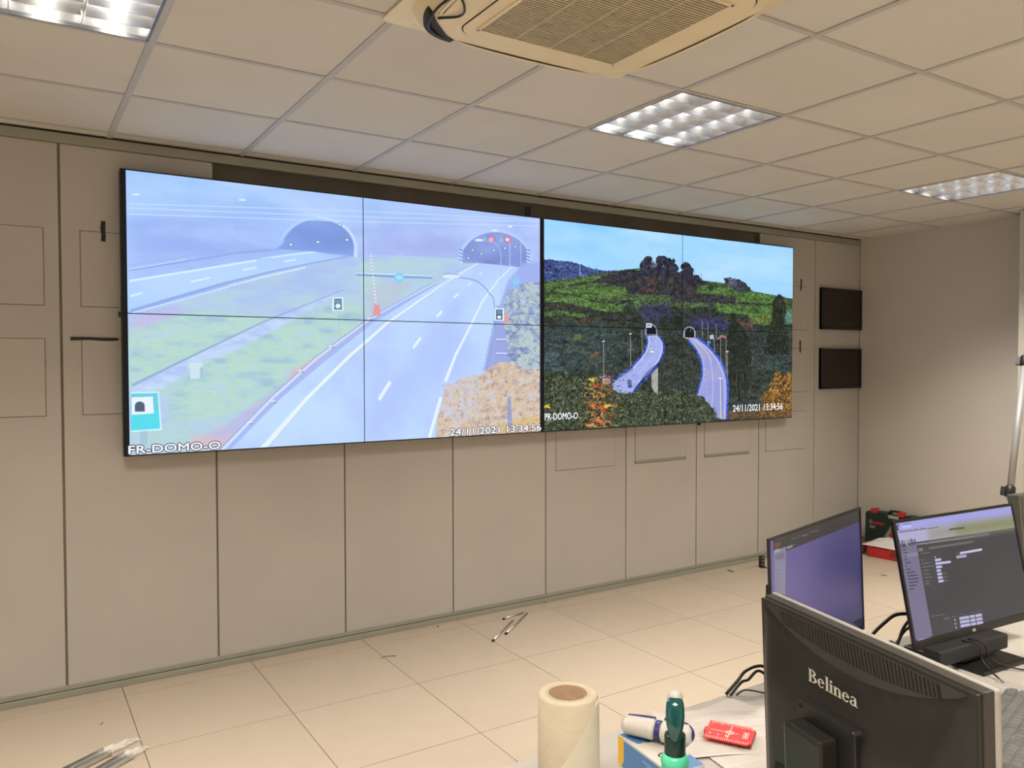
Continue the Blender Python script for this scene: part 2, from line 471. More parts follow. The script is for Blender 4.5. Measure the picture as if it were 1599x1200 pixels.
    # road signs and small furniture
    c.poly([(797,528),(838,528),(838,578),(797,578)], (232, 250, 250)); c.poly([(804,533),(832,533),(832,573),(804,573)], (50, 90, 100)); c.ell(818, 560, 10, 9, (230, 255, 250)); c.poly([(806,536),(830,536),(830,550),(806,550)], (96,130,160))
    c.line([(822,578),(824,690)], 2, (150, 178, 200), .6)
    c.poly([(1393,568),(1428,568),(1428,614),(1393,614)], (236, 252, 252)); c.poly([(1398,573),(1422,573),(1422,610),(1398,610)], (40, 66, 84)); c.ell(1410, 601, 8, 6, (240, 255, 255)); c.poly([(1402,576),(1419,576),(1419,590),(1402,590)], (96,120,160))
    c.line([(885,440),(1040,452),(1165,452)], 11, (130, 176, 226), .8); c.line([(885,438),(1165,450)], 3, (226, 250, 255)); c.line([(885,446),(1165,458)], 3, (60, 110, 150), .7)
    c.ell(1043, 455, 19, 17, (116, 206, 240), .95); c.ell(1043, 455, 12, 7, (180, 235, 255)); c.line([(1044,472),(1046,560)], 1.6, (160,180,210), .6)
    for k in range(14):
        y0 = 372+k*13; c.line([(938+k*1.4, y0), (939+k*1.4, y0+8)], 5, (250, 240, 250)); c.line([(939+k*1.4, y0+8), (940+k*1.4, y0+13)], 3, (200, 130, 160), .6)
    c.poly([(950,556),(970,556),(976,596),(946,596)], (246, 132, 122), .95, feather=1); c.poly([(1430,590),(1444,590),(1447,622),(1428,622)], (240, 140, 136), .9, feather=1)
    c.poly([(270,768),(322,768),(322,784),(312,786),(310,826),(276,828),(274,786),(268,782)], (208, 232, 235)); c.poly([(312,786),(322,784),(322,818),(312,826)], (160, 190, 205), .8)
    c.poly([(58,876),(160,874),(172,1016),(58,1024)], (210, 250, 255)); c.poly([(58,882),(155,880),(165,1010),(58,1018)], (60, 222, 232))
    c.poly([(58,882),(155,880),(160,940),(58,940)], (96, 196, 214), .7)
    c.poly([(60,895),(138,893),(142,955),(60,960)], (244, 252, 255)); c.poly([(72,948),(72,925)]+[(90+18*math.cos(t), 925-14*math.sin(t)) for t in np.linspace(PI, 0, 9)]+[(108,948)], (52, 66, 92))
    c.poly([(92,1020),(118,1018),(118,1070),(92,1070)], (140, 180, 190), .5)
    # wires, lamps
    for a, m_, b in (((50,184),(900,212),(1560,244)), ((50,200),(900,232),(1560,250)), ((50,222),(900,250),(1560,266))):
        c.line(bezp([a, m_, b]), 2.6, (206, 232, 255), .95); 
    for x, y, rr in ((76,150,15),(466,170,14),(1393,282,12),(1450,268,9)): c.ell(x, y, rr, 4, (238, 255, 250))
    c.line([(426,258),(431,296)], 3, (186, 212, 250), .5)
    c.a[:, XA0:XA1] = c.a[:, XA0:XA1]*.80+np.array([196, 218, 255])/255*.20
    Lh = np.clip(1-Y/0.62, 0, 1)*.22; c.a[:, XA0:XA1] = c.a[:, XA0:XA1]*(1-Lh)+np.array([170, 200, 255])/255*Lh
    c.clip = None
    # ---------------- right picture: hillside with two viaducts
    c.clip = (XB0, XB1)
    Xb = np.linspace(0, 1, w-XB0)[None, :, None]
    sky = np.array([160, 216, 255])*(1-Y)+np.array([190, 222, 255])*Y
    c.a[:, XB0:] = ((sky*np.ones_like(Xb))+(fbm(h, w, 300, 90, 4, 105)[:, XB0:, None]-0.5)*np.array([40, 18, 4]))/255
    c.org(820, 320, 3.3341)
    far = c.field([(44,58,110), (60,78,132), (74,92,140)], 26, 12, 4, 111)
    c.poly([(95,288),(130,284),(170,292),(240,296),(290,312),(340,330),(420,345),(480,340),(480,420),(95,420)], far, 1, rough=3, seed=7)
    hill = c.field([(48,58,50), (70,86,58), (78,108,58), (66,80,62), (60,62,74)], 30, 8, 5, 113)
    c.poly([(95,400),(280,378),(350,366),(500,340),(600,330),(900,390),(1050,410),(1190,452),(1290,470),(1395,490),(1395,640),(95,640)], hill, 1, rough=2, seed=8)
    bright = c.field([(62,88,50), (78,118,56), (86,126,62), (92,104,72)], 22, 7, 4, 117)
    for P in ([(105,410),(280,392),(350,368),(420,372),(330,400),(180,420),(110,445)], [(110,450),(260,440),(420,420),(500,430),(540,462),(420,480),(140,462)],
              [(110,480),(330,478),(380,500),(560,545),(420,558),(330,545),(110,500)], [(170,545),(260,552),(360,585),(300,590),(180,565)],
              [(1000,525),(1290,530),(1280,590),(1290,630),(1180,620),(1160,570),(1010,562)], [(1100,470),(1180,455),(1310,475),(1300,512),(1100,500)],
              [(900,430),(1010,430),(1070,440),(1080,465),(900,462)]):
        c.poly(P, bright, .9, rough=3, seed=9, feather=1)
    dark = c.field([(28,32,40), (40,48,44), (56,54,52), (38,44,58)], 16, 10, 5, 121)
    for P in ([(95,505),(200,510),(330,535),(440,565),(430,590),(300,570),(150,545),(95,560)],):
        c.poly(P, dark, .85, rough=4, seed=11, feather=1)
    for L_ in ([(240,420),(330,405),(420,390),(520,395)], [(400,425),(470,415),(540,425)], [(130,455),(180,462),(250,468)], [(105,470),(140,455)], [(330,500),(420,510),(530,500)], [(1100,512),(1200,516),(1290,520)], [(470,520),(560,500)]):
        c.line(L_, 6, (36, 44, 38), .75)
    for k in range(420):
        x = rng.uniform(105, 560); y = rng.uniform(375, 560)
        c.line([(x, y), (x+rng.uniform(6, 20), y+rng.uniform(-3, 3))], 1.6, (44, 58, 44) if k % 2 else (126, 140, 96), .5)
    trees = c.field([(26,30,48), (40,44,62), (56,52,66), (52,56,48), (70,58,50)], 13, 11, 5, 123)
    c.poly([(350,400),(440,352),(560,338),(600,345),(800,350),(870,360),(905,372),(925,395),(960,410),(900,430),(880,480),(760,500),(750,470),(540,465),(520,430),(430,410)], trees, 1, rough=4, seed=13)
    crown = c.field([(24,28,42), (36,40,58), (54,54,74), (46,50,50)], 9, 8, 4, 124)
    for q, (x, y, a, b) in enumerate(((618,318,22,30),(640,292,24,26),(660,320,20,26),(632,345,34,26),(700,300,22,34),(722,290,20,24),(745,305,26,28),(772,296,11,18),(778,330,22,22),(690,340,30,26),(735,345,36,28),(838,322,27,24),(848,345,30,26),(832,370,34,30),(895,378,15,14),(560,352,24,12),(500,358,22,8),(590,360,26,16))):
        c.poly([(x+a*math.cos(2*PI*k/16), y+b*math.sin(2*PI*k/16)) for k in range(16)], crown, 1, rough=3.2, seed=40+q)
    for q, (x, y, a, b, cc) in enumerate(((660,400,26,18,(92,66,52)),(700,410,24,20,(66,62,50)),(620,420,26,18,(60,50,58)),(760,400,24,18,(76,60,52)),(800,420,28,20,(46,54,46)),(560,410,30,14,(66,56,64)),(640,445,40,10,(96,64,56)),(840,420,26,18,(52,58,50)))):
        c.poly([(x+a*math.cos(2*PI*k/12), y+b*math.sin(2*PI*k/12)) for k in range(12)], cc, .55, feather=3, rough=3, seed=60+q)
    c.poly([(760,470),(900,460),(1090,480),(1095,515),(770,505)], trees, .95, rough=4, seed=14)
    c.poly([(1035,385),(1060,376),(1110,390),(1150,410),(1185,450),(1100,448),(1060,420),(1040,410)], c.field([(36,44,58),(52,60,60),(60,66,90)],10,10,4,127), 1, rough=4, seed=15)
    c.ell(968, 430, 15, 18, (38, 52, 44), 1)
    for k in range(60): c.ell(rng.uniform(1060,1100), rng.uniform(385,425), 2, 2.4, (170,176,224), .7, n=5)
    for k in range(40): c.ell(rng.uniform(655,690), rng.uniform(290,325), 2, 3, (176,196,240), .7, n=5)
    c.line([(285,300),(286,375)], 2.2, (200, 220, 250)); c.line([(918,355),(918,395)], 1.5, (60,60,80)); c.line([(882,335),(884,390)], 1.5, (60,60,80))
    # dark wooded valley
    wood = c.field([(22,26,28), (36,46,38), (52,62,46), (40,52,62), (62,58,52)], 24, 12, 5, 131)
    c.poly([(95,590),(180,570),(280,590),(400,560),(500,555),(540,500),(580,540),(700,520),(820,540),(960,530),(1010,560),(1150,575),(1180,620),(1290,635),(1395,620),(1395,1115),(95,1180)], wood, .97, rough=4, seed=17, feather=1)
    for q in range(150):
        x, y = rng.uniform(110, 1380), rng.uniform(590, 960); a = rng.uniform(12, 34); b = a*rng.uniform(.5, .8)
        cc = [(34,44,38),(58,70,50),(26,30,32),(70,66,54),(46,58,64),(48,56,40)][q % 6]
        c.poly([(x+a*math.cos(2*PI*k/10), y+b*math.sin(2*PI*k/10)) for k in range(10)], cc, .5, feather=3)
        c.line([(x-a*.6, y-b*.7), (x+a*.4, y-b*.8)], 3, (96,104,84), .3)
    cool = c.field([(34,48,62), (52,70,78), (64,84,74), (70,84,104)], 26, 10, 5, 133)
    c.poly([(100,640),(340,600),(470,650),(600,760),(420,860),(110,880)], cool, .6, feather=16)
    c.poly([(105,740),(160,760),(200,880),(110,900)], (96,120,140), .35, feather=16)
    c.poly([(1120,760),(1290,740),(1380,760),(1380,880),(1180,900)], cool, .45, feather=16)
    c.poly([(600,530),(750,510),(770,590),(690,620),(610,600)], (52, 54, 92), .7, feather=8)
    c.poly([(830,590),(960,580),(1080,610),(1060,650),(880,650)], (50, 54, 104), .75, feather=8)
    c.poly([(700,590),(820,580),(815,640),(710,640)], (22, 38, 34), .8, feather=3)
    for P, q in (([(240,700),(280,675),(310,690),(270,705)], (132,136,70)), ([(330,775),(370,760),(390,790),(345,800)], (138,86,62)), ([(265,610),(310,590),(350,620),(290,622)], (110,72,70)),
                 ([(1090,600),(1190,610),(1200,650),(1120,640)], (110,72,72)), ([(1130,790),(1190,800),(1180,850),(1140,850)], (112,100,58)), ([(1190,590),(1270,580),(1280,600),(1200,610)], (126,96,50))):
        c.poly(P, q, .6, feather=6, rough=3)
    for k in range(1500):
        x = rng.uniform(105, 1385); y = rng.uniform(600, 1000)
        c.line([(x, y), (x+rng.uniform(-6, 10), y+rng.uniform(-6, 4))], 1.8, [(24,28,30),(78,92,66),(58,74,84),(96,86,60)][k % 4], .5)
    c.poly([(1290,500),(1320,465),(1350,480),(1362,560),(1340,640),(1370,700),(1380,780),(1240,780),(1270,650),(1290,580)], c.field([(20,24,24),(36,44,34),(56,60,50)],10,14,4,137), .95, rough=5, seed=19)
    c.ell(1372, 590, 20, 34, (110, 160, 156), .7, feather=6)
    c.poly([(1060,620),(1110,610),(1170,700),(1180,820),(1150,1000),(1070,1000),(1050,760)], c.field([(18,24,24),(32,42,34),(44,50,44)],12,16,4,139), .9, rough=5, seed=20)
    for x in (1098, 1120, 1132): c.line([(x, 860), (x+6, 1015)], 2, (120, 116, 104), .7)
    # viaduct one
    r1 = c.field([(150,160,226), (168,180,244), (158,168,220)], 40, 20, 3, 141)
    c.poly([(632,682),(690,680),(716,720),(722,760),(700,820),(650,885),(560,985),(440,975),(470,915),(560,845),(622,770),(640,720)], r1, 1)
    c.line(bezp([(632,684),(636,720),(618,770),(560,840),(500,885),(448,925),(436,945)]), 9, (60, 88, 176))
    c.line(bezp([(688,680),(714,712),(722,752),(704,812),(660,872),(600,930),(560,985)]), 11, (52, 78, 168))
    c.line(bezp([(684,682),(708,712),(714,752),(696,806),(650,866),(590,925)]), 4, (216, 224, 255))
    c.line(bezp([(642,690),(646,720),(626,774),(568,846),(500,900),(455,935)]), 3, (220, 228, 255))
    c.line(bezp([(668,690),(684,730),(672,780),(620,850),(540,925)]), 1.6, (214, 222, 255), .8)
    for k in range(22):
        t = k/22; x = 700-140*t; y = 818+160*t-20*math.sin(t*PI)
        c.line([(x, y), (x-3, y+16)], 3.4, (24, 34, 70), .9)
    for k in range(16):
        t = k/16; x = 560-120*t; y = 848+85*t
        c.line([(x, y), (x-2, y+14)], 3, (30, 50, 110), .8)
    c.poly([(658,880),(692,846),(692,990),(688,1020),(660,1020)], c.field([(150,150,152),(178,178,172),(130,132,130)],20,40,3,143), 1)
    c.poly([(388,880),(470,886),(440,910),(400,905)], (86, 76, 110)); c.poly([(400,904),(448,908),(440,940),(404,930)], (196, 190, 190))
    for k in range(6): c.poly([(408+k*7,912),(412+k*7,912),(412+k*7,920),(408+k*7,920)], (60,60,70))
    c.poly([(654,746),(668,746),(670,770),(652,770)], (232, 238, 240)); c.poly([(655,752),(668,752),(668,758),(655,758)], (70, 90, 90))
    c.poly([(534,912),(553,912),(554,952),(536,952)], (36, 56, 90)); c.line([(538,918),(550,918)], 2.5, (180,190,230)); c.line([(538,928),(550,928)], 2.5, (180,190,230)); c.line([(538,938),(550,938)], 2.5, (180,190,230))
    # portal one
    c.poly([(622,676)]+[(655+32*math.cos(t), 656-36*math.sin(t)) for t in np.linspace(PI, 0, 14)]+[(690,680)], (150, 158, 200), .9)
    c.poly([(630,674)]+[(656+26*math.cos(t), 656-27*math.sin(t)) for t in np.linspace(PI, 0, 14)]+[(682,674)], (12, 14, 24))
    c.poly([(630,617),(659,617),(659,640),(630,640)], (232, 238, 252)); c.poly([(634,622),(655,622),(655,635),(634,635)], (130, 140, 170), .8)
    c.line([(631,640),(631,700)], 3.5, (96, 130, 190)); c.line([(607,650),(612,780)], 2.6, (150, 150, 150))
    for x, y0, y1 in ((548,675,835), (408,714,900)):
        c.line([(x, y0), (x+2, y1)], 3, (160, 156, 146)); c.ell(x, y0-3, 8, 3.2, (220, 220, 220))
    # viaduct two
    r2 = c.field([(160,160,206), (150,158,226), (172,170,206)], 60, 50, 3, 147)
    c.poly([(850,695),(900,695),(950,730),(1000,790),(1040,870),(1054,950),(1050,1118),(985,1118),(950,1060),(890,1005),(905,960),(925,880),(915,800),(880,730)], r2, 1)
    c.line(bezp([(850,702),(888,750),(916,810),(922,880),(908,950),(890,1004)]), 11, (66, 104, 206))
    c.line(bezp([(858,702),(896,752),(924,812),(929,882),(914,952),(896,1010)]), 2.4, (216, 228, 255))
    c.line(bezp([(896,694),(955,738),(1006,796),(1042,870),(1055,950),(1050,1118)]), 12, (60, 88, 196))
    c.line(bezp([(888,698),(946,744),(994,802),(1026,874),(1040,950),(1040,1110)]), 2.6, (214, 226, 255))
    c.line(bezp([(872,698),(924,742),(962,800),(975,880),(978,960),(968,1100)]), 2.6, (222, 226, 250), .85)
    for k in range(9):
        c.line([(930+k*3, 790+k*30), (930+k*3, 800+k*30)], 2.4, (226, 230, 255), .8)
    c.poly([(822,690)]+[(856+32*math.cos(t), 668-34*math.sin(t)) for t in np.linspace(PI, 0, 14)]+[(886,694),(850,702)], (170, 182, 214), .9)
    c.poly([(832,690)]+[(856+24*math.cos(t), 666-26*math.sin(t)) for t in np.linspace(PI, 0, 14)]+[(880,692)], (10, 14, 18))
    c.ell(851, 695, 4, 4, (240, 90, 90)); c.line([(862,645),(862,660)], 2, (200, 230, 180))
    for x, y0, y1 in ((951,610,740),(995,618,700),(985,700,770),(1018,680,830),(1046,705,880),(1053,768,900),(922,600,690)):
        c.line([(x, y0), (x+1, y1)], 2.8, (168, 166, 170), .9)
    c.ell(1052, 765, 9, 3.4, (225,225,225)); c.ell(1017, 903, 12, 3.2, (245,245,240)); c.line([(1017,905),(1020,1110)], 4, (226, 228, 240)); c.line([(1022,905),(1026,1110)], 2, (90,90,110))
    c.line([(1000,700),(1025,682),(1048,694)], 8, (170, 120, 140)); c.poly([(960,680),(980,676),(984,700),(962,700)], (190, 206, 235), .9); c.ell(956, 716, 9, 7, (96, 150, 230))
    # foliage in front
    leaf = c.field([(20,24,20), (40,50,36), (72,84,62), (50,60,46), (104,112,96)], 11, 10, 5, 151)
    c.poly([(95,880),(200,860),(260,900),(330,930),(420,950),(520,985),(660,960),(690,1000),(760,960),(830,970),(920,1000),(980,1060),(1010,1120),(95,1190)], leaf, .97, rough=8, seed=23)
    autumn = c.field([(44,42,26), (104,76,40), (162,112,46), (196,138,58)], 11, 10, 4, 153)
    c.poly([(1260,1010),(1240,985),(1270,960),(1290,900),(1310,860),(1340,890),(1380,870),(1395,900),(1395,1105),(1200,1105)], autumn, .85, rough=7, seed=24)
    c.poly([(1060,1080),(1200,1060),(1395,1060),(1395,1110),(1060,1120)], c.field([(70,56,36),(120,84,56),(60,66,40)],10,8,4,155), .8, rough=5, seed=25)
    c.poly([(1215,1000),(1260,980),(1300,1030),(1230,1050)], (140, 96, 40), .5, rough=5, seed=26)
    pal = [(150,156,130), (18,22,18), (96,108,66), (52,66,44), (118,126,120), (30,38,28)]
    for k in range(3400):
        x = rng.uniform(100, 1000); y = rng.uniform(890, 1165)
        if x > 400 and y < 960+0.02*x: continue
        if x > 850 and y < 960+0.6*(x-850): continue
        a = rng.uniform(0, PI); L_ = rng.uniform(3, 8)
        c.line([(x, y), (x+L_*math.cos(a), y+L_*math.sin(a))], 3.2, pal[k % 6], .75)
    for k in range(520):
        x = rng.normal(385, 46); y = rng.uniform(900, 1160); a = rng.uniform(-.7, .7); L_ = rng.uniform(8, 20)
        q = [(200,108,62), (206,176,92), (184,80,60), (130,140,74), (34,38,26), (60,76,44)][k % 6]
        c.line([(x, y), (x+L_*math.cos(a), y+L_*math.sin(a))], (4.2, 1.5), q, .85)
    for x, y, q in ((375,950,(220,84,50)),(350,1050,(226,110,60)),(400,1060,(214,80,56)),(430,1050,(236,196,80)),(395,1130,(220,96,60)),(340,1148,(230,150,80)),(112,1050,(230,200,60)),(350,915,(210,200,70))):
        for k in range(12):
            a = rng.uniform(0, 2*PI); c.line([(x, y), (x+24*math.cos(a), y+14*math.sin(a))], (6, 1.5), q, .85)
    for k in range(700):
        x = rng.uniform(1200, 1392); y = rng.uniform(880, 1100)
        if y < 1120-(x-1180)*1.1: continue
        c.ell(x, y, rng.uniform(2, 4), rng.uniform(1.5, 3), [(214,150,62),(96,70,36),(170,110,46),(44,40,26)][k % 4], .8, n=6)
    c.clip = None
    n1 = fbm(h, w, 5, 4, 2, 201)[:, XB0:, None]; n2 = fbm(h, w, 14, 7, 3, 203)[:, XB0:, None]
    P = c.a[:, XB0:]; Lm = P.mean(2, keepdims=True); wt = np.clip((0.62-Lm)/0.2, 0, 1)
    c.a[:, XB0:] = P*(1+wt*((n1-.5)*.5+(n2-.5)*.45))+wt*(n1-.5)*np.array([.035, .035, .03])
    np.clip(c.a, 0, 1, out=c.a)
    # the vertical joint between both pictures and the letterbox strips stay black
    return c.image('control_room_pictures')

def bezp(pts, n=8):
    return [(p.x, p.y) for p in bez([(a, b, 0) for a, b in pts], n)]

def paint_right():
    HR = [[2.50205203,-0.44065619,-3127.79341],[0.239592965,1.60837839,-1642.86689],[-0.000351399787,0.000141258713,1]]
    c = Canvas(864, 520, HR, (58, 58, 64)); c.org(1390, 780, 5.4545)
    c.a += (fbm(520, 864, 200, 120, 3, 3)[..., None]-.5)*0.03
    c.poly([(40,180),(1060,40),(1090,160),(90,290)], (158, 158, 220))
    c.poly([(60,270),(1078,148),(1092,236),(90,386)], (170, 168, 200))
    P0 = [(330,250),(1078,150),(1092,236),(330,352)]
    c.poly(P0, (140, 142, 122), .8, feather=16); c.poly([(560,222),(1078,150),(1092,236),(560,316)], (128, 130, 88), .85, feather=18)
    c.line([(60,286),(420,238)], 2, (40, 40, 60)); c.ell(70, 226, 12, 14, (50, 60, 110)); c.ell(70, 226, 5, 6, (190, 196, 240))
    for x in (96, 152, 212, 268): c.ell(x, 272-(x-96)*.13, 4, 6, (50,50,90)); c.line([(x+8, 272-(x-96)*.13), (x+38, 268-(x-96)*.13)], 3, (110,108,160))
    c.line([(110,216),(190,206)], 3, (110,108,160)); c.poly([(100,228),(185,216),(190,240),(104,252)], (184,184,240))
    c.line([(505,260),(636,243)], 8, (70, 68, 66), .8)
    c.poly([(88,390),(225,372),(365,1165),(260,1200),(200,1200)], (112, 108, 136)); c.poly([(108,470),(240,452),(244,482),(114,500)], (128, 124, 152))
    for k, L_ in enumerate((45, 30, 40, 28, 30, 55, 14, 40, 78, 100, 100, 92, 70, 40)):
        y = 404+k*28; x = 106+k*5; c.line([(x, y), (x+L_*.9, y-L_*.11)], 5, (52, 50, 70), .85)
    c.poly([(228,378),(845,296),(850,306),(232,392)], (128, 126, 134)); c.poly([(700,300),(850,280),(852,304),(700,324)], (104, 102, 108))
    c.poly([(330,410),(712,350),(716,370),(334,430)], (98, 96, 102)); c.poly([(242,420),(282,414),(284,440),(246,446)], (120, 118, 122)); c.line([(260,465),(345,452)], 4, (100,98,104))
    c.poly([(596,452),(785,418),(788,438),(600,470)], (196, 196, 232)); c.poly([(566,482),(652,468),(656,494),(570,506)], (160, 158, 190)); c.line([(566,464),(590,460)], 3, (110,108,114))
    for k, (L_, ll) in enumerate(((52, 24), (130, 74), (50, 96), (36, 52), (40, 52), (40, 70), (44, 40))):
        x, y = 384+k*5, 510+k*30
        c.poly([(x, y), (x+L_, y-L_*.13), (x+L_+3, y+20-L_*.13), (x+3, y+22)], (186, 186, 224))
        c.line([(x-115, y+10), (x-115+ll, y+10-ll*.12)], 4, (108, 106, 112))
        if k in (4, 5, 6): c.line([(x+48, y+6), (x+84, y+1)], 4, (104, 102, 108))
    c.line([(305,724),(338,720)], 5, (110,108,114)); c.poly([(382,488),(392,486),(392,500),(384,502)], (190,190,220))
    c.line([(350,1000),(470,980)], 3, (110, 108, 116)); c.line([(460,1020),(512,1010)], 4, (110,108,116)); c.line([(532,1002),(566,996)], 3, (110,108,116))
    for r in range(3):
        for (x0, x1) in ((592, 676), (682, 724), (730, 784)):
            x = x0+r*5; X2 = x1+r*5; y = 1006+r*32-(x0-592)*.17
            c.poly([(x, y), (X2, y-(X2-x)*.17), (X2+3, y+24-(X2-x)*.17), (x+4, y+25)], (178, 176, 214))
        c.ell(556+r*5, 1030+r*32, 5, 8, (200, 200, 230))
    for x in (610, 690, 745): c.line([(x, 982-(x-610)*.17), (x+30, 977-(x-610)*.17)], 2.4, (110,108,116))
    for k in range(9): c.poly([(470+k*26,1160-k*6),(484+k*26,1157-k*6),(486+k*26,1170-k*6),(472+k*26,1173-k*6)], (120,120,130))
    c.poly([(240,1200),(450,1155),(456,1190),(250,1226)], (176, 174, 220)); c.line([(310,1195),(370,1184)], 3, (110,108,140))
    return c.image('right_monitor_picture')

def paint_left():
    HL = [[1.97561404,-0.0611706856,-2312.0147],[0.318719306,0.915036564,-1152.16143],[-0.000506737418,1.61803096e-05,1]]
    c = Canvas(864, 528, HL, (70, 64, 128)); c.org(1190, 800, 6.318)
    X = np.linspace(0, 1, 864)[None, :, None]; Y = np.linspace(0, 1, 528)[:, None, None]
    c.a[:] = ((np.array([100, 90, 150])*(1-X)+np.array([54, 54, 104])*X)*(1-Y)+(np.array([108, 92, 138])*(1-X)+np.array([62, 58, 98])*X)*Y)/255  # purple-to-dark fade of the oblique viewing angle, painted into the picture
    c.poly([(90,260),(960,-30),(955,95),(215,390),(200,360),(90,400)], (44, 44, 48))
    c.poly([(100,310),(165,292),(165,345),(102,362)], (104, 56, 58)); c.line([(130,270),(210,250)], 4, (74,74,80))
    c.line([(270,270),(355,250)], 4, (80,80,86)); c.line([(372,238),(430,225)], 6, (96,96,102)); c.line([(460,205),(540,180)], 5, (80,80,86))
    c.poly([(95,385),(215,345),(210,820),(110,810)], (126, 124, 146), .95)
    c.poly([(98,378),(150,362),(155,395),(100,410)], (150, 148, 166)); c.poly([(108,420),(205,395),(205,460),(108,480)], (96, 94, 112), .7, feather=4)
    for k in range(7): c.line([(122, 580+k*34), (160, 575+k*33)], 3, (92,90,116), .7)
    c.poly([(215,340),(288,314),(290,355),(218,380)], (26,26,30)); c.poly([(222,345),(282,324),(284,350),(224,372)], (130, 128, 140)); c.ell(296, 324, 6, 8, (120,118,130))
    c.line([(415,790),(465,765)], 5, (70, 62, 110), .6)
    c.poly([(760,1080),(870,980),(970,930),(985,1160),(900,1110),(800,1090)], (70, 70, 96), .9, feather=6); c.poly([(870,1090),(990,1040),(990,1165)], (36, 40, 60), .9)
    return c.image('left_monitor_picture')

IMG_WALL = paint_wall(); IMG_R = paint_right(); IMG_L = paint_left()

# ------------------------------------------------------------------ materials
M_tile = mat('ceiling tile', (0.62, 0.605, 0.56), .9, noise=.03, nscale=3, bump=.25, bscale=500, rand=.025)
M_tee = mat('ceiling grid', (0.46, 0.45, 0.43), .5, noise=.04, nscale=8)
M_wall = mat('painted wall', (0.53, 0.50, 0.455), .8, noise=.03, nscale=2, bump=.1, bscale=60)
M_panel = mat('laminated wall panel', (0.475, 0.455, 0.42), .6, noise=.035, nscale=2.5, rand=.015, bump=.05, bscale=300)
M_trim = mat('green grey trim', (0.30, 0.30, 0.25), .5, noise=.05, nscale=6)
M_dark = mat('dark gap', (0.03, 0.024, 0.018), .9)
M_void = mat('dark cavity board', (0.20, 0.175, 0.145), .9, noise=.15, nscale=4)
M_floor = mat('floor tile', (0.40, 0.335, 0.265), .4, noise=.02, nscale=9, rand=.02, bump=.04, bscale=300, spec=.3)
M_joint = mat('floor joint', (0.10, 0.075, 0.05), .9)
M_black = mat('black plastic', (0.012, 0.012, 0.012), .38, noise=.1, nscale=30)
M_blackm = mat('matt black plastic', (0.016, 0.016, 0.015), .6, noise=.15, nscale=40)
M_char = mat('charcoal plastic', (0.013, 0.0125, 0.0105), .36, noise=.08, nscale=20, bump=.1, bscale=900)
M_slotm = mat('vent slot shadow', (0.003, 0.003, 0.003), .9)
M_silver = mat('grey bezel plastic', (0.30, 0.275, 0.245), .45, noise=.04)
M_silver2 = mat('pale bezel plastic', (0.40, 0.385, 0.35), .4, noise=.04)
M_dim = mat('switched off screen', (0.020, 0.013, 0.010), .25, spec=.4)
M_tape = mat('black tape', (0.01, 0.01, 0.01), .5)
M_alu = mat('aluminium', (0.62, 0.62, 0.62), .3, metal=1, noise=.06, nscale=30)
M_louv = mat('polished louvre', (0.82, 0.82, 0.82), .27, metal=1)
M_steel = mat('white steel', (0.75, 0.74, 0.7), .4)
M_tube = emis('fluorescent tube', (1.0, 0.96, 0.90), 24.0, (.8, .8, .8))
M_cream = mat('yellowed plastic', (0.78, 0.68, 0.46), .45, noise=.04, nscale=10)
M_cream2 = mat('yellowed flat cover', (0.80, 0.73, 0.53), .5, noise=.04, nscale=10)
M_grille = mat('brown dusty grille', (0.46, 0.40, 0.27), .6, noise=.1, nscale=30)
M_cable = mat('cable sheath', (0.012, 0.012, 0.012), .45)
M_desk = mat('pale laminate desk', (0.46, 0.425, 0.39), .4, noise=.03, nscale=8)
M_leg = mat('grey desk leg', (0.32, 0.32, 0.31), .45, metal=.3)
M_paper = mat('white paper', (0.60, 0.56, 0.53), .85)
M_ink = mat('grey print', (0.50, 0.47, 0.45), .9)
M_roll = mat('cream paper roll', (0.70, 0.64, 0.52), .95, noise=.03, nscale=40, bump=.5, bscale=220)
M_roll2 = mat('cream paper winding', (0.60, 0.52, 0.39), .95, noise=.05, nscale=30, bump=.5, bscale=150)
M_card = mat('cardboard core', (0.33, 0.22, 0.13), .9, noise=.12, nscale=60)
M_mint = mat('mint plastic', (0.10, 0.66, 0.40), .35, coat=.2)
M_teal = mat('dark teal gloss', (0.005, 0.075, 0.075), .08, coat=.6)
M_teal2 = mat('very dark green', (0.006, 0.032, 0.028), .28)
M_blue = mat('blue card print', (0.09, 0.24, 0.52), .4)
M_yel = mat('yellow card print', (0.85, 0.50, 0.03), .4)
M_white = mat('white plastic', (0.62, 0.59, 0.55), .35)
M_navy = mat('navy plastic', (0.03, 0.03, 0.16), .35)
M_red = mat('red plastic', (0.45, 0.02, 0.02), .4)
M_redcl = mat('translucent red target plastic', (0.95, 0.06, 0.06), .25, trans=.25)
M_wprint = mat('white print', (0.85, 0.8, 0.78), .6)
M_rprint = mat('pale red print', (1.0, 0.78, 0.74), .5)
M_dgreen = mat('dark green case', (0.008, 0.022, 0.016), .45)
M_dred = mat('dark red rubber', (0.16, 0.02, 0.02), .5)
M_pic = mat('pale green print', (0.20, 0.25, 0.13), .5, noise=.5, nscale=40)
M_film = mat('clear plastic film', (0.9, 0.9, 0.88), .12, alpha=.38, coat=.3)
M_bag = mat('clear grey bag', (0.55, 0.55, 0.53), .15, alpha=.22, coat=.3)
M_film2 = mat('milky plastic bag', (0.85, 0.82, 0.78), .3, alpha=.7)
M_pole = mat('light grey tube', (0.42, 0.43, 0.45), .3, metal=.4)
M_key = mat('grey keycaps', (0.055, 0.05, 0.048), .5)
M_dust = mat('brown dust', (0.2, 0.13, 0.07), .9)

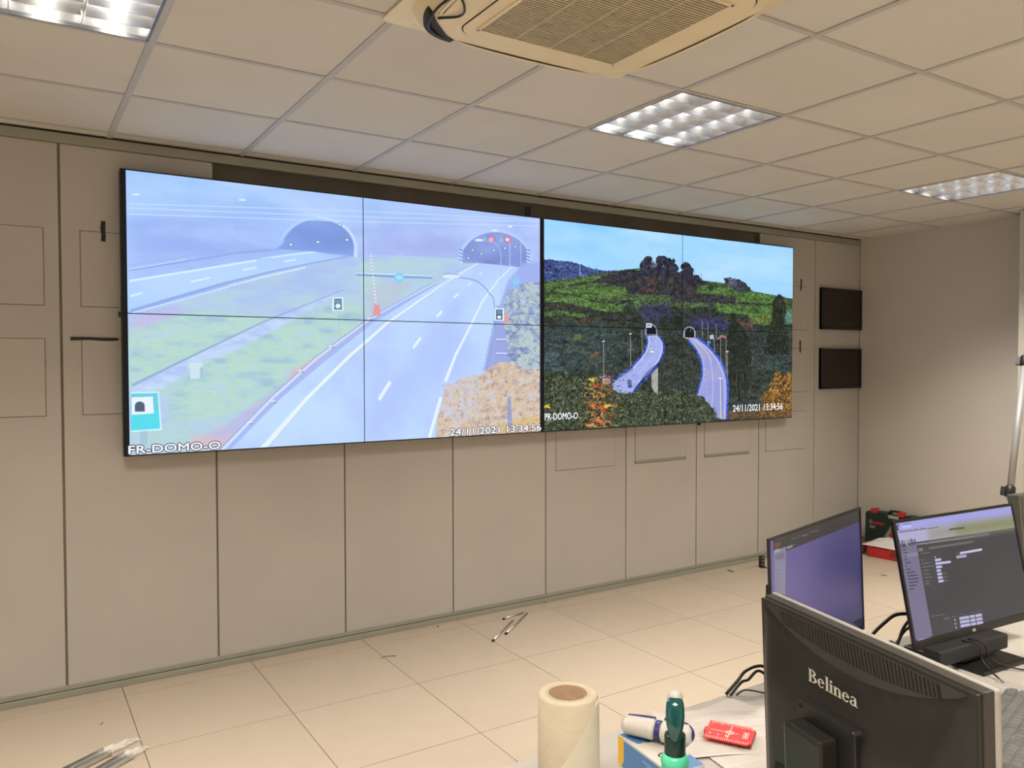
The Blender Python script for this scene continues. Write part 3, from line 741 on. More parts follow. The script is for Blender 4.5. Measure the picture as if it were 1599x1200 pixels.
# ------------------------------------------------------------------ room shell
def room():
    wb = MB()
    wb.box(XL, PX+PP, .007, .30, 0, H+.1)
    wb.box(PX+7*PP, XR+.2, .007, .30, 0, H+.1)
    wb.box(PX+PP, PX+7*PP, .007, .30, 0, 2.30)
    wb.box(PX+PP, PX+7*PP, .007, .30, 2.56, H+.1)
    wb.box(PX+PP, PX+7*PP, .055, .30, 2.30, 2.56)
    wall = wb.build('wall_back', M_void, kind='structure')
    MB().box(PX+PP+.01, PX+7*PP-.01, .030, .050, 2.30, 2.465).build('plank', M_void, wall, label='dark board lining the opening above the video wall')
    # panels
    edges = [XL]
    k = -4
    while PX+k*PP < XR-.1:
        if PX+k*PP > XL+.05: edges.append(PX+k*PP)
        k += 1
    edges.append(XR)
    for a, b in zip(edges[:-1], edges[1:]):
        hole = (a > PX+PP-.01) and (b < PX+7*PP+.01)
        g = .0055 if abs(a-PX) < .01 or abs(b-PX) < .01 else .0038
        MB().box(a+g, b-g, 0, .007, .052, 2.30 if hole else 2.533).build('panel', M_panel, wall, bevel=.0015)
    # covers over old openings
    for k in range(-3, 8):
        x = PX+k*PP
        for (z0, z1) in ((.84, 1.143), (1.30, 1.648), (1.80, 2.146)):
            if k == 0 and z0 < 1: continue
            if k == -1 and z0 < 1: continue
            if 0 < k < 7 and z0 > 1.2: continue
            if k in (1, 2, 3): continue
            x0, x1 = x+.082, x+(.565 if k >= 0 else .605)
            if x0 < XL: continue
            MB().box(x0-.0022, x1+.0022, -.0006, .004, z0-.0025, z1+.002).build('cover_shadow_gap', M_dark, wall)
            MB().box(x0, x1, -.0022, .004, z0, z1).build('cover_plate', M_panel, wall, bevel=.001)
            if k in (5, 6) and z0 < 1:
                MB().box(x0, x1-.005, -.006, -.002, z0+.002, z0+.020).build('ledge_strip', M_trim, wall)
    # top trim and skirting
    t = MB(); t.box(XL, XR, -.010, .02, 2.535, 2.579); tr = t.build('trim_1', M_trim, kind='structure', bevel=.002)
    MB().box(XL, XR, -.002, .02, 2.581, H).build('shadow_gap', M_dark, tr)
    s = MB(); s.box(XL, XR, -.012, .02, 0, .028); s.box(XL, XR, -.004, .02, .031, .052)
    s.build('baseboard_back', M_trim, kind='structure', bevel=.002)
    MB().box(XL, XR, .0, .02, .026, .033).build('trim_2', M_dark, kind='structure')
    # other walls
    MB().box(XR, XR+.15, YF, 0.02, 0, H+.1).build('wall_right', M_wall, kind='structure')
    MB().box(7.22, XR, -2.15, -1.384, 0, H).build('wall_pillar', M_wall, kind='structure', bevel=.002)
    MB().box(XL-.15, XL, YF, .3, 0, H+.1).build('wall_left', M_wall, kind='structure')
    MB().box(XL-.15, XR+.15, YF-.15, YF, 0, H+.1).build('wall_front', M_wall, kind='structure')
    MB().box(XR-.012, XR, -1.384, -.012, 0, .05).build('baseboard_right', M_trim, kind='structure', bevel=.002)
    # corner strip
    MB().box(XR-.006, XR, -.006, 0, .05, 2.535).build('trim_3', M_trim, kind='structure')
    # floor
    fl = MB().box(XL, XR, YF, 0.02, -.12, -.004).build('floor', M_joint, kind='structure')
    g = .0014
    xs = [XL]+[FX+.6*i for i in range(-5, 10) if XL+.02 < FX+.6*i < XR-.02]+[XR]
    ys = [0.0]+[FY-.6*j for j in range(0, 12) if FY-.6*j > YF+.02]+[YF]
    cache = {}
    def tilemesh(w, d, h, m, name, bev):
        key = (round(w, 3), round(d, 3), name)
        if key not in cache:
            cache[key] = MB().box(-w/2, w/2, -d/2, d/2, -h, 0).mesh(name, m, bev)
        return cache[key]
    for a, b in zip(xs[:-1], xs[1:]):
        for c_, d_ in zip(ys[:-1], ys[1:]):
            me = tilemesh(b-a-2*g, c_-d_-2*g, .012, M_floor, 'tile', .0006)
            link('tile', me, fl, ((a+b)/2, (c_+d_)/2, 0))
    # ceiling
    ce = MB().box(XL, XR, YF, .02, H+.11, H+.14).build('ceiling', M_tee, kind='structure')
    xs = [XL]+[CX+.6*i for i in range(-6, 10) if XL+.02 < CX+.6*i < XR-.02]+[XR]
    ys = [0.0]+[CY-.6*j for j in range(0, 12) if CY-.6*j > YF+.02]+[YF]
    holes = set()
    for lx, ly in LIGHTS: holes.add((round(lx, 2), round(ly, 2)))
    r = random.Random(3)
    for a, b in zip(xs[:-1], xs[1:]):
        for c_, d_ in zip(ys[:-1], ys[1:]):
            if (round((a+b)/2, 2), round((c_+d_)/2, 2)) in holes: continue
            me = tilemesh(b-a-.006, c_-d_-.006, -.012, M_tile, 'ceiling_tile', 0)
            link('ceiling_tile', me, ce, ((a+b)/2, (c_+d_)/2, H+.0035+r.uniform(0, .0012)))
    # tee bars; the long runs lie across the video wall
    for x in xs[1:-1]:
        MB().box(x-.012, x+.012, YF, 0, H-.0005, H+.004).build('tee_bar', M_tee, ce)
    for y in ys[1:-1]:
        me = None
        for a, b in zip(xs[:-1], xs[1:]):
            key = ('cross', round(b-a, 3))
            if key not in cache:
                cache[key] = MB().box(-(b-a)/2+.0125, (b-a)/2-.0125, -.011, .011, 0, .004).mesh('cross_tee', M_tee)
            link('cross_tee', cache[key], ce, ((a+b)/2, y, H))

LIGHTS = []
for i in (-5, -1, 3, 7):
    for j in (2, 6, 10):
        if j == 10 and i in (-5,): continue
        LIGHTS.append((CX+.6*i+.3, CY-.6*j-.3))
room()

# ------------------------------------------------------------------ ceiling lights
def make_light():
    t = thing('ceiling_light', 'x', 'ceiling light', group='louvred ceiling lights')
    h = .288
    fr = MB()
    for sx in (-1, 1):
        fr.box(sx*h-.003, sx*h+.003, -h-.003, h+.003, -.001, .012)
        fr.box(-h, h, sx*h-.003, sx*h+.003, -.001, .012)
    fr.build('frame', mat('grey frame edge', (.16, .16, .17), .4, metal=.6), t)
    rm = MB()
    for sx in (-1, 1):
        rm.box(sx*h-.003, sx*h+.003, -h, h, .012, .09)
        rm.box(-h, h, sx*h-.003, sx*h+.003, .012, .09)
    rm.box(-h, h, -h, h, .088, .092)
    rm.build('reflector_tray', M_louv, t)
    W = 2*h/3
    for k in range(3):
        x = -h+W*(k+.5)
        tb = MB(); M = Matrix.Rotation(PI/2, 4, 'X')
        tb.lathe([(.008, -.28), (.008, .28)], 12, (0, 0, 0), M=Matrix.Translation((x, 0, .068)) @ M)
        tb.build('tube', M_tube, t)
        la = bpy.data.lights.new('lamp_glow', 'AREA'); la.shape = 'RECTANGLE'; la.size = .022; la.size_y = .52
        la.energy = LAMP_POWER; la.spread = math.radians(108); la.color = LAMP_COLOR
        lo = bpy.data.objects.new('lamp_glow', la); COL.objects.link(lo); lo.parent = t; lo.location = (x, 0, .058)
    for x in (-h+W, -h+2*W):
        MB().prism([(x-.001, .003), (x+.001, .003), (x+.012, .050), (x-.012, .050)], -h+.004, h-.004, 'y').build('long_louvre', M_louv, t)
    for sx in (-1, 1):
        x = sx*(h-.004)
        MB().prism([(x, .003), (x-sx*.002, .003), (x-sx*.012, .050), (x, .050)], -h+.004, h-.004, 'y').build('long_louvre', M_louv, t)
    for k in range(3):
        for j in range(1, 6):
            y = -h+2*h*j/6
            MB().prism([(y-.0012, .003), (y+.0012, .003), (y+.008, .042), (y-.008, .042)], -h+W*k+.006, -h+W*(k+1)-.006, 'x').build('cross_louvre', M_louv, t)
    return t
names = {(-1, 2): 'bright louvred ceiling light cut by the top left corner of the view',
         (3, 2): 'square louvred ceiling light just beyond the air conditioner cassette',
         (7, 2): 'louvred ceiling light near the right wall at the right edge'}
li = make_light()
first = True
for i in (-5, -1, 3, 7):
    for j in (2, 6, 10):
        if j == 10 and i == -5: continue
        o = li if first else copy_tree(li); first = False
        o.location = (CX+.6*i+.3, CY-.6*j-.3, H)
        o['label'] = names.get((i, j), 'louvred ceiling light out of view, %s row %s' % ({2: 'first', 6: 'middle', 10: 'rear'}[j],
                     {-5: 'by the left wall', -1: 'second from left wall', 3: 'third from left wall', 7: 'by the right wall'}[i]))

# ------------------------------------------------------------------ air conditioner cassette
def aircon():
    t = thing('ceiling_air_conditioner', 'yellowed square air conditioner cassette with brown intake grille, in the ceiling', 'air conditioner', (2.735, -2.345, H))
    MB().prism(rrect(0, 0, .465, .475, .02, 3), -.007, 0, 'z').build('ceiling_plate', M_cream2, t, bevel=.002)
    b = MB()
    lay = [(.435, .435, .15, -.007), (.425, .425, .15, -.030), (.405, .400, .14, -.048), (.37, .37, .13, -.056)]
    rings = [[(x, y, z) for x, y in rrect(0, 0, hx, hy, r, 8)] for hx, hy, r, z in lay]
    n = len(rings[0]); vs = [v for R in rings for v in R]
    fs = [(i*n+k, i*n+(k+1) % n, (i+1)*n+(k+1) % n, (i+1)*n+k) for i in range(len(rings)-1) for k in range(n)]
    b.add(vs, fs, True); b.add(rings[-1], [tuple(range(n))]); b.add(rings[0], [tuple(range(n))])
    b.build('body', M_cream, t)
    MB().prism(rrect(.02, 0, .315, .318, .06, 6), -.0575, -.05, 'z').build('panel_outline', M_dark, t)
    MB().prism(rrect(.02, 0, .312, .315, .06, 6), -.0595, -.05, 'z').build('intake_panel', M_cream, t)
    MB().box(-.245, .265, -.255, .255, -.0602, -.055).build('grille_recess', M_dark, t)
    g = MB()
    for k in range(44):
        y = -.252+k*.0117
        g.box(-.245, .265, y, y+.0072, -.0635, -.0600)
    g.build('grille_slats', M_grille, t, kind='stuff')
    for x in (-.119, .009, .137): MB().box(x-.004, x+.004, -.255, .255, -.0640, -.060).build('grille_divider', M_grille, t)
    gf = MB()
    for sx in (-1, 1):
        gf.box(.01+sx*.2575-.005, .01+sx*.2575+.005, -.262, .262, -.0645, -.058); gf.box(-.25, .27, sx*.2575-.005, sx*.2575+.005, -.0645, -.058)
    gf.build('grille_frame', M_cream, t)
    # four air outlets, with a dark curved slot and a flap, and corner pockets
    for k in range(4):
        R_ = Matrix.Rotation(k*PI/2, 4, 'Z')
        m = MB(); pts = []
        for q in range(17):
            u = -1+2*q/16; pts.append((u*.27, .372+.026*(1-u*u)))
        for q in range(16, -1, -1):
            u = -1+2*q/16; pts.append((u*.27, .3705+.019*(1-u*u)))
        m.prism(pts, -.0545, -.040, 'z', M=R_ @ Matrix.Rotation(0, 4, 'X')); 
        m.build('air_outlet_slot', M_dark, t)
        f_ = MB(); pts = []
        for q in range(17):
            u = -1+2*q/16; pts.append((u*.25, .3985+.018*(1-u*u)-.012))
        for q in range(16, -1, -1):
            u = -1+2*q/16; pts.append((u*.25, .392+.012*(1-u*u)-.012))
        f_.prism(pts, -.0562, -.045, 'z', M=R_); f_.build('air_flap', M_cream, t)
    # open corner pocket at the left
    m = MB(); pts = [(-.385-.012*0+.14*(1-math.cos(a))*0 - .0, 0) for a in (0,)]
    arc = []
    for q in range(13):
        a = PI/2+PI/2*q/12; arc.append((-.27+.148*math.cos(a), .245+.148*math.sin(a)))
    for q in range(12, -1, -1):
        a = PI/2+PI/2*q/12; w_ = .018+.03*math.sin(2*(a-PI/2)); arc.append((-.27+(.148-w_)*math.cos(a), .245+(.148-w_)*math.sin(a)))
    m.prism(arc, -.0585, -.03, 'z', M=Matrix.Translation((0, .0, 0))); m.build('corner_pocket', M_blackm, t)
    cb = MB(); cb.tube(bez([(-.40, .12, -.050), (-.415, .20, -.062), (-.39, .30, -.066), (-.33, .36, -.060), (-.26, .385, -.05)], 6), .004, 6)
    cb.build('wire', M_cable, t)
    cb = MB(); cb.tube(bez([(-.41, .10, -.04), (-.36, .14, -.064), (-.34, .20, -.064), (-.38, .26, -.058)], 6), .0035, 6)
    cb.build('wire', M_char, t)
aircon()

# ------------------------------------------------------------------ video wall
M_scr = screen_mat('video wall picture', IMG_WALL, 1.0, .45, .2)
M_txt = emis('white caption', (0.9, 0.92, 1.0), 1.0)
M_txtk = emis('caption outline', (0.005, 0.006, 0.03), 1.0)
K = 1.0124       # the wall stands 7 cm proud of the panels
def kx(x): return 1.2976+(x-1.2976)*K
def kz(z): return 1.5348+(z-1.5348)*K
VX, VZ, VW, VH = kx(1.736), kz(1.110), 1.1750*K, 0.6570*K
YV = -.070
def video_wall():
    rows = ['bottom', 'top']
    labs = {(1, 0): 'large video wall display, top row far left, hazy hillside and left tunnel mouth',
            (1, 1): 'large video wall display, top row second from left, tunnel with two red signals',
            (1, 2): 'large video wall display, top row third from left, tree-topped green hill under sky',
            (1, 3): 'large video wall display, top row far right, mostly pale blue sky',
            (0, 0): 'large video wall display, bottom row far left, grass verge and FR-DOMO-O caption',
            (0, 1): 'large video wall display, bottom row second from left, grey motorway and orange tree',
            (0, 2): 'large video wall display, bottom row third from left, curved viaduct and PR-DOMO-O caption',
            (0, 3): 'large video wall display, bottom row far right, viaduct and orange bush, date caption'}
    out = {}
    for r in (1, 0):
        for k in range(4):
            x0, x1 = VX+k*VW, VX+(k+1)*VW; z0, z1 = VZ+r*VH, VZ+(r+1)*VH
            t = thing('video_wall_display', labs[(r, k)], 'display', ((x0+x1)/2, 0, z0), group='displays of the video wall')
            ox, oz = (x0+x1)/2, z0
            g = .0012
            MB().box(x0+g-ox, x1-g-ox, YV+.001, -.024, z0+g-oz, z1-g-oz).build('housing', M_black, t)
            b = .0022
            me = bpy.data.meshes.new('screen')
            X0, X1, Z0, Z1 = x0+b, x1-b, z0+b, z1-b
            me.from_pydata([(X0-ox, YV, Z0-oz), (X1-ox, YV, Z0-oz), (X1-ox, YV, Z1-oz), (X0-ox, YV, Z1-oz)], [], [(0, 1, 2, 3)])
            uv = me.uv_layers.new(name='UVMap')
            for i, (X, Z) in enumerate(((X0, Z0), (X1, Z0), (X1, Z1), (X0, Z1))):
                uv.data[i].uv = ((X-VX)/K*553.19/2600, 1-(kz(2.424)-Z)/K*553.19/727)
            me.materials.append(M_scr)
            link('screen', me, t)
            mb = MB(); mb.box(-.25, .25, -.024, -.001, .12, .2); mb.box(-.25, .25, -.024, -.001, .46, .54)
            mb.build('mount_bracket', M_blackm, t)
            out[(r, k)] = t
            t['cx'] = ox
            if r == 1:
                MB().box(x0-ox, x1-ox, YV-.001, YV+.01, z1-.002-oz, z1+.004-oz).build('edge_strip', M_black, t)
            elif True:
                MB().box(x0-ox, x1-ox, YV-.001, YV+.01, z0-.004-oz, z0+.001-oz).build('edge_strip', M_black, t)
    # captions
    def cap(body, key, x0, x1, z0, z1, off=0.0, outline=0.0):
        t = out[key]; ox, oz = t.location.x, t.location.z
        def Mx(y): return Matrix(((1, 0, 0, kx(x0)-ox), (0, 0, -1, y), (0, 1, 0, kz(z0)-oz), (0, 0, 0, 1)))
        def multi(name, m, y, r):
            o = text(body, name, m, t, Mx(y), kx(x1)-kx(x0), kz(z1)-kz(z0))
            me = o.data; bm = bmesh.new(); bm.from_mesh(me)
            base = bm.verts[:]+bm.edges[:]+bm.faces[:]
            for q in range(8):
                a = q*PI/4
                g = bmesh.ops.duplicate(bm, geom=base)['geom']
                bmesh.ops.translate(bm, verts=[e for e in g if isinstance(e, bmesh.types.BMVert)], vec=(r*math.cos(a), -.00001*(q+1), r*math.sin(a)))
            bm.to_mesh(me); bm.free()
        if outline: multi('caption_outline', M_txtk, YV-.0006, outline)
        multi('caption', M_txt, YV-.0012, off)
    cap('FR-DOMO-O', (0, 0), 1.757, 2.163, 1.118, 1.155, .0012, .0050)
    cap('24/11/2021 13:34:56', (0, 1), 3.43, 4.066, 1.118, 1.157, .0012, .0050)
    cap('PR-DOMO-O', (0, 2), 4.094, 4.350, 1.180, 1.222, .0008)
    cap('24/11/2021 13:34:56', (0, 3), 5.772, 6.326, 1.175, 1.224, .0008)
    # strap hanging over the top joint, clips
    MB().box(4.012, 4.052, -.03, -.024, 2.40, 2.505).build('hanging_strap', M_blackm, label='short dark grey strap above the middle joint of the video wall', cat='strap', bevel=.001)
    MB().lathe([(.011, 0), (.013, .006), (.009, .014)], 12, (5.541, -.012, 1.080)).build('cable_clip', M_blackm, label='small dark clip under the video wall lower edge', cat='clip')
    MB().box(VX-.012, VX, YV-.004, YV+.02, 1.752, 1.778).build('edge_clip', M_blackm, label='small dark clip on the left edge of the video wall', cat='clip', bevel=.002)
video_wall()

# ------------------------------------------------------------------ things on the wall
def wallscreens():
    for z0, z1, lb in ((1.81, 2.150, 'small dark wall monitor by the corner, upper of the two'), (1.317, 1.652, 'small dark wall monitor by the corner, lower of the two')):
        t = thing('wall_monitor', lb, 'monitor', (7.19, 0, z0), group='dark monitors by the corner')
        w, h = .268, z1-z0
        MB().box(-w, w, -.022, -.002, 0, h).build('screen_panel', M_dim, t, bevel=.001)
        f = MB()
        f.box(-w, -w+.022, -.03, -.002, 0, h); f.box(w-.010, w, -.03, -.002, 0, h)
        f.box(-w, w, -.03, -.002, h-.012, h); f.box(-w, w, -.03, -.002, 0, .018)
        f.build('bezel', M_black, t, bevel=.001)
        if z0 < 1.5: MB().box(-.05, .12, -.0312, -.03, .006, .010).build('label_line', M_dim, t)
wallscreens()
def tape(x0, x1, z0, z1, lb, lean=0.0):
    m = MB(); n = 8
    a, b = [], []
    horiz = (x1-x0) > (z1-z0)
    for k in range(n+1):
        u = k/n; j = .0016*math.sin(u*9+x0*7)
        if horiz: a.append((x0+(x1-x0)*u, z0+j+lean*u)); b.append((x0+(x1-x0)*u, z1+j*.4+lean*u))
        else: a.append((x0+j+lean*u, z0+(z1-z0)*u)); b.append((x1+j*.4+lean*u, z0+(z1-z0)*u))
    m.prism(a+b[::-1], -.0042, -.0024, 'y')
    m.build('tape_strip', M_tape, label=lb, cat='tape')
tape(1.667, 1.686, 2.104, 2.198, 'short vertical black tape strip left of the video wall')
tape(1.536, 1.733, 1.644, 1.658, 'long horizontal black tape strip left of the video wall', -.002)
tape(6.678, 6.692, 2.115, 2.208, 'thin vertical black tape right of the video wall, upper one', .004)
tape(6.676, 6.690, 1.616, 1.714, 'thin vertical black tape right of the video wall, lower one', -.002)

# ------------------------------------------------------------------ desks
def desk(x0, x1, lb):
    t = thing('desk', lb, 'desk', ((x0+x1)/2, -3.285, 0))
    w = (x1-x0)/2
    MB().box(-w, w, -.45, .45, .715, .74).build('tabletop', M_desk, t, bevel=.002)
    for sx in (-1, 1):
        MB().box(sx*(w-.06)-.02, sx*(w-.06)+.02, -.40, -.36, 0, .715).build('leg', M_leg, t)
        MB().box(sx*(w-.06)-.02, sx*(w-.06)+.02, .36, .40, 0, .715).build('leg', M_leg, t)
        MB().box(sx*(w-.06)-.015, sx*(w-.06)+.015, -.36, .36, .66, .7149).build('side_rail', M_leg, t)
    MB().box(-w+.08, w-.08, .37, .39, .66, .7149).build('rear_rail', M_leg, t)
desk(1.33, 2.729, 'pale desk in the foreground carrying the paper roll and papers')
desk(2.733, 4.333, 'pale desk at the right carrying the two lit monitors')

# ------------------------------------------------------------------ monitors with pictures
def picmonitor(name, label, ctr, yaw, tilt, w, h, img, depth=.011, side=.007, top=.009, bot=.014, strength=1.0):
    t = thing(name, label, 'monitor', (ctr[0], ctr[1], .74), (0, 0, math.radians(yaw)))
    ti = Matrix.Translation((0, 0, ctr[2]-.74)) @ Matrix.Rotation(-math.radians(tilt), 4, 'X')
    def B(x0, x1, y0, y1, z0, z1): return MB().box(x0, x1, y0, y1, z0, z1, M=ti)
    B(-w/2, w/2, .002, depth, -h/2, h/2).build('back_shell', M_black, t, bevel=.002)
    f = MB()
    f.box(-w/2, -w/2+side, -.001, .003, -h/2, h/2, ti); f.box(w/2-side, w/2, -.001, .003, -h/2, h/2, ti)
    f.box(-w/2+side, w/2-side, -.001, .003, h/2-top, h/2, ti); f.box(-w/2+side, w/2-side, -.001, .003, -h/2, -h/2+bot, ti)
    f.build('bezel', M_black, t)
    me = bpy.data.meshes.new('screen')
    q = [(-w/2+side, -h/2+bot), (w/2-side, -h/2+bot), (w/2-side, h/2-top), (-w/2+side, h/2-top)]
    me.from_pydata([tuple(ti @ Vector((a, 0.0012, b))) for a, b in q], [], [(0, 1, 2, 3)])
    uv = me.uv_layers.new(name='UVMap')
    for i, (a, b) in enumerate(q): uv.data[i].uv = ((a+w/2)/w, (b+h/2)/h)
    me.materials.append(screen_mat(name+' picture', img, strength, .3, .4)); link('screen', me, t)
    B(-.11, .11, depth-.002, depth+.024, -h/2+.05, h/2-.12).build('rear_housing', M_black, t, bevel=.006)
    zc = ctr[2]-.74
    MB().box(-.035, .035, depth+.066, depth+.09, .012, zc+.03).build('stand_neck', M_blackm, t, bevel=.004)
    B(-.03, .03, depth+.02, depth+.07, -.05, .02).build('tilt_joint', M_blackm, t)
    return t, ti
t, ti = picmonitor('desktop_monitor', 'slim monitor with purple picture seen from the side behind the rear-facing one', (2.977, -2.919, .979), 13.6, 2.3, .54, .33, IMG_L, depth=.006, side=.006, top=.006, bot=.012)
t.location.y -= 0.0
MB().box(-.12, .12, -.07, .035, 0, .012).build('stand_base', M_blackm, t, bevel=.003)
for ch in list(t.children):
    if ch.name.startswith('stand_neck'):
        bpy.data.objects.remove(ch)
MB().box(-.035, .035, .036, .058, .010, .26).build('stand_neck', M_blackm, t, bevel=.004)

t, ti = picmonitor('desktop_monitor', 'slim tilted monitor showing a dark web form, in front of the right wall', (3.497, -2.998, .964), -3.9, 12.1, .54, .325, IMG_R, depth=.008, side=.008, top=.008, bot=.020)
MB().box(-.125, .075, -.125, .10, 0, .010).build('stand_base', M_black, t, bevel=.003)
MB().box(-.115, .065, -.115, .07, .010, .0112).build('base_plate', M_char, t)
sb = MB(); sb.box(-.235, .062, -.078, -.030, .026, .066); sb.build('soundbar', M_blackm, t, bevel=.005)
MB().box(-.12, -.02, -.066, -.02, .014, .028).build('soundbar_bracket', M_blackm, t, bevel=.003)
MB().box(-.04, -.0, -.031, .08, .028, .046).build('soundbar_arm', M_blackm, t)
MB().lathe([(.004, 0), (.004, .001)], 16, M=ti @ Matrix.Translation((-.02, -.0012, -.152)) @ Matrix.Rotation(PI/2, 4, 'X') @ Matrix.Scale(2.0, 4, (1, 0, 0))).build('logo_badge', M_silver2, t)
Mt = ti @ Matrix(((1, 0, 0, -.262), (0, 0, -1, -.0004), (0, 1, 0, .094), (0, 0, 0, 1)))
# heading on the page (logo of the camera maker, read from the screen)
M_logo = emis('logo blue grey', (0.03, 0.03, 0.09), 1.0)
M_logo2 = emis('logo green', (0.25, 0.32, 0.05), 1.0)
text('S', 'screen_lettering', M_logo, t, Mt @ Matrix.Translation((.010, 0, 0)), .010, .0150, offset=.0005)
text('I', 'screen_lettering', M_logo, t, Mt @ Matrix.Translation((.0215, 0, 0)), .003, .0150)
text('Q', 'screen_lettering', M_logo2, t, Mt @ Matrix.Translation((.0262, -.002, 0)), .0108, .0165, offset=.0004)
text('URA', 'screen_lettering', M_logo, t, Mt @ Matrix.Translation((.040, 0, 0)), .032, .0150, offset=.0005)

# small black box behind the left monitor
MB().box(-.010, .010, -.02, .02, 0, .262).build('mini_computer', M_blackm, loc=(2.77, -2.945, .74), rot=(0, 0, math.radians(20)), label='narrow black box standing behind the purple screen monitor', cat='computer', bevel=.003)
bpy.data.objects['mini_computer'].location = (2.838, -2.893, .74)
# partly seen monitor at the right edge
t = thing('desktop_monitor', 'grey-backed monitor cut off by the right edge of the view', 'monitor', (4.185, -2.945, .74), (0, 0, math.radians(-8)))
tl = Matrix.Rotation(math.radians(-6), 4, 'X')
MB().box(-.20, .20, -.02, .02, .085, .375, M=tl).build('shell', mat('olive grey shell', (.11, .11, .095), .5), t, bevel=.004)
MB().box(-.19, .19, -.0215, -.019, .10, .365, M=tl).build('screen', mat('grey unlit screen', (.10, .10, .09), .35), t)
MB().box(-.03, .03, .03, .055, .01, .22).build('stand_neck', M_blackm, t)
MB().box(-.16, .12, -.10, .09, 0, .010).build('stand_base', M_black, t, bevel=.002)

# ------------------------------------------------------------------ big monitor seen from behind
def serif_word(parent, M, m):
    """the seven letters of the maker's name on the back, drawn with stems, bowls and serifs"""
    out = MB()
    T = .0004
    def P(pts, dx): out.prism([(a+dx, b) for a, b in pts], 0, T, 'z', M=M)
    def stem(dx, x, y0, y1, w=.16): P([(x, y0), (x+w, y0), (x+w, y1), (x, y1)], dx)
    def serif(dx, x, y, w=.30, t=.05): P([(x-w/2, y), (x+w/2, y), (x+w/2, y+t), (x-w/2, y+t)], dx)
    def ring(dx, cx, cy, rx, ry, a0, a1, thick, thin, n=16, pk=0.0):
        o, i = [], []
        for k in range(n+1):
            a = a0+(a1-a0)*k/n; th = thin+(thick-thin)*abs(math.cos(a-pk))**1.3
            o.append((cx+rx*math.cos(a), cy+ry*math.sin(a))); i.append((cx+(rx-th)*math.cos(a), cy+(ry-min(th, .06+thin))*math.sin(a)))
        for k in range(n): P([o[k], o[k+1], i[k+1], i[k]], dx)
    x = 0
    stem(x, .10, 0, 1.0, .17); serif(x, .18, 0); serif(x, .18, .95)
    ring(x, .30, .755, .34, .245, -PI/2, PI/2, .17, .05); ring(x, .30, .27, .42, .27, -PI/2, PI/2, .18, .05)
    P([(.2,.95),(.34,.95),(.34,1.0),(.2,1.0)], x); P([(.2,.49),(.36,.49),(.36,.54),(.2,.54)], x); P([(.2,0),(.34,0),(.34,.05),(.2,.05)], x)
    x = .80
    def e(x):
        ring(x, .27, .32, .27, .34, .15, 2*PI-.75, .15, .05, 22); P([(.10,.36),(.53,.36),(.53,.41),(.10,.41)], x)
    e(x)
    x = 1.40; stem(x, .08, 0, 1.05, .15); serif(x, .155, 0, .30); P([(-.02,1.0),(.1,1.0),(.1,1.05),(-.02,1.02)], x)
    x = 1.72; stem(x, .08, 0, .66, .15); serif(x, .155, 0, .30); P([(-.02,.61),(.1,.61),(.1,.66),(-.02,.63)], x)
    out.lathe([(.095, 0), (.095, T)], 14, (x+.155, .86, 0), M=M, smooth=False)
    x = 2.04; stem(x, .08, 0, .66, .15); serif(x, .155, 0, .28); P([(-.02,.61),(.1,.61),(.1,.66),(-.02,.63)], x)
    ring(x, .36, .42, .21, .25, 0, PI*.8, .14, .05); stem(x, .42, 0, .45, .15); serif(x, .495, 0, .28)
    x = 2.72; e(x)
    x = 3.30
    ring(x, .20, .18, .20, .19, PI*.4, 2*PI-.3, .12, .05); stem(x, .33, .05, .48, .14); ring(x, .26, .46, .21, .21, 0, PI*.85, .13, .05)
    P([(.33,.05),(.40,0),(.56,0),(.56,.05),(.47,.07)], x); P([(.22,.33),(.36,.40),(.36,.45),(.22,.38)], x)
    return out.build('maker_lettering', m, parent)

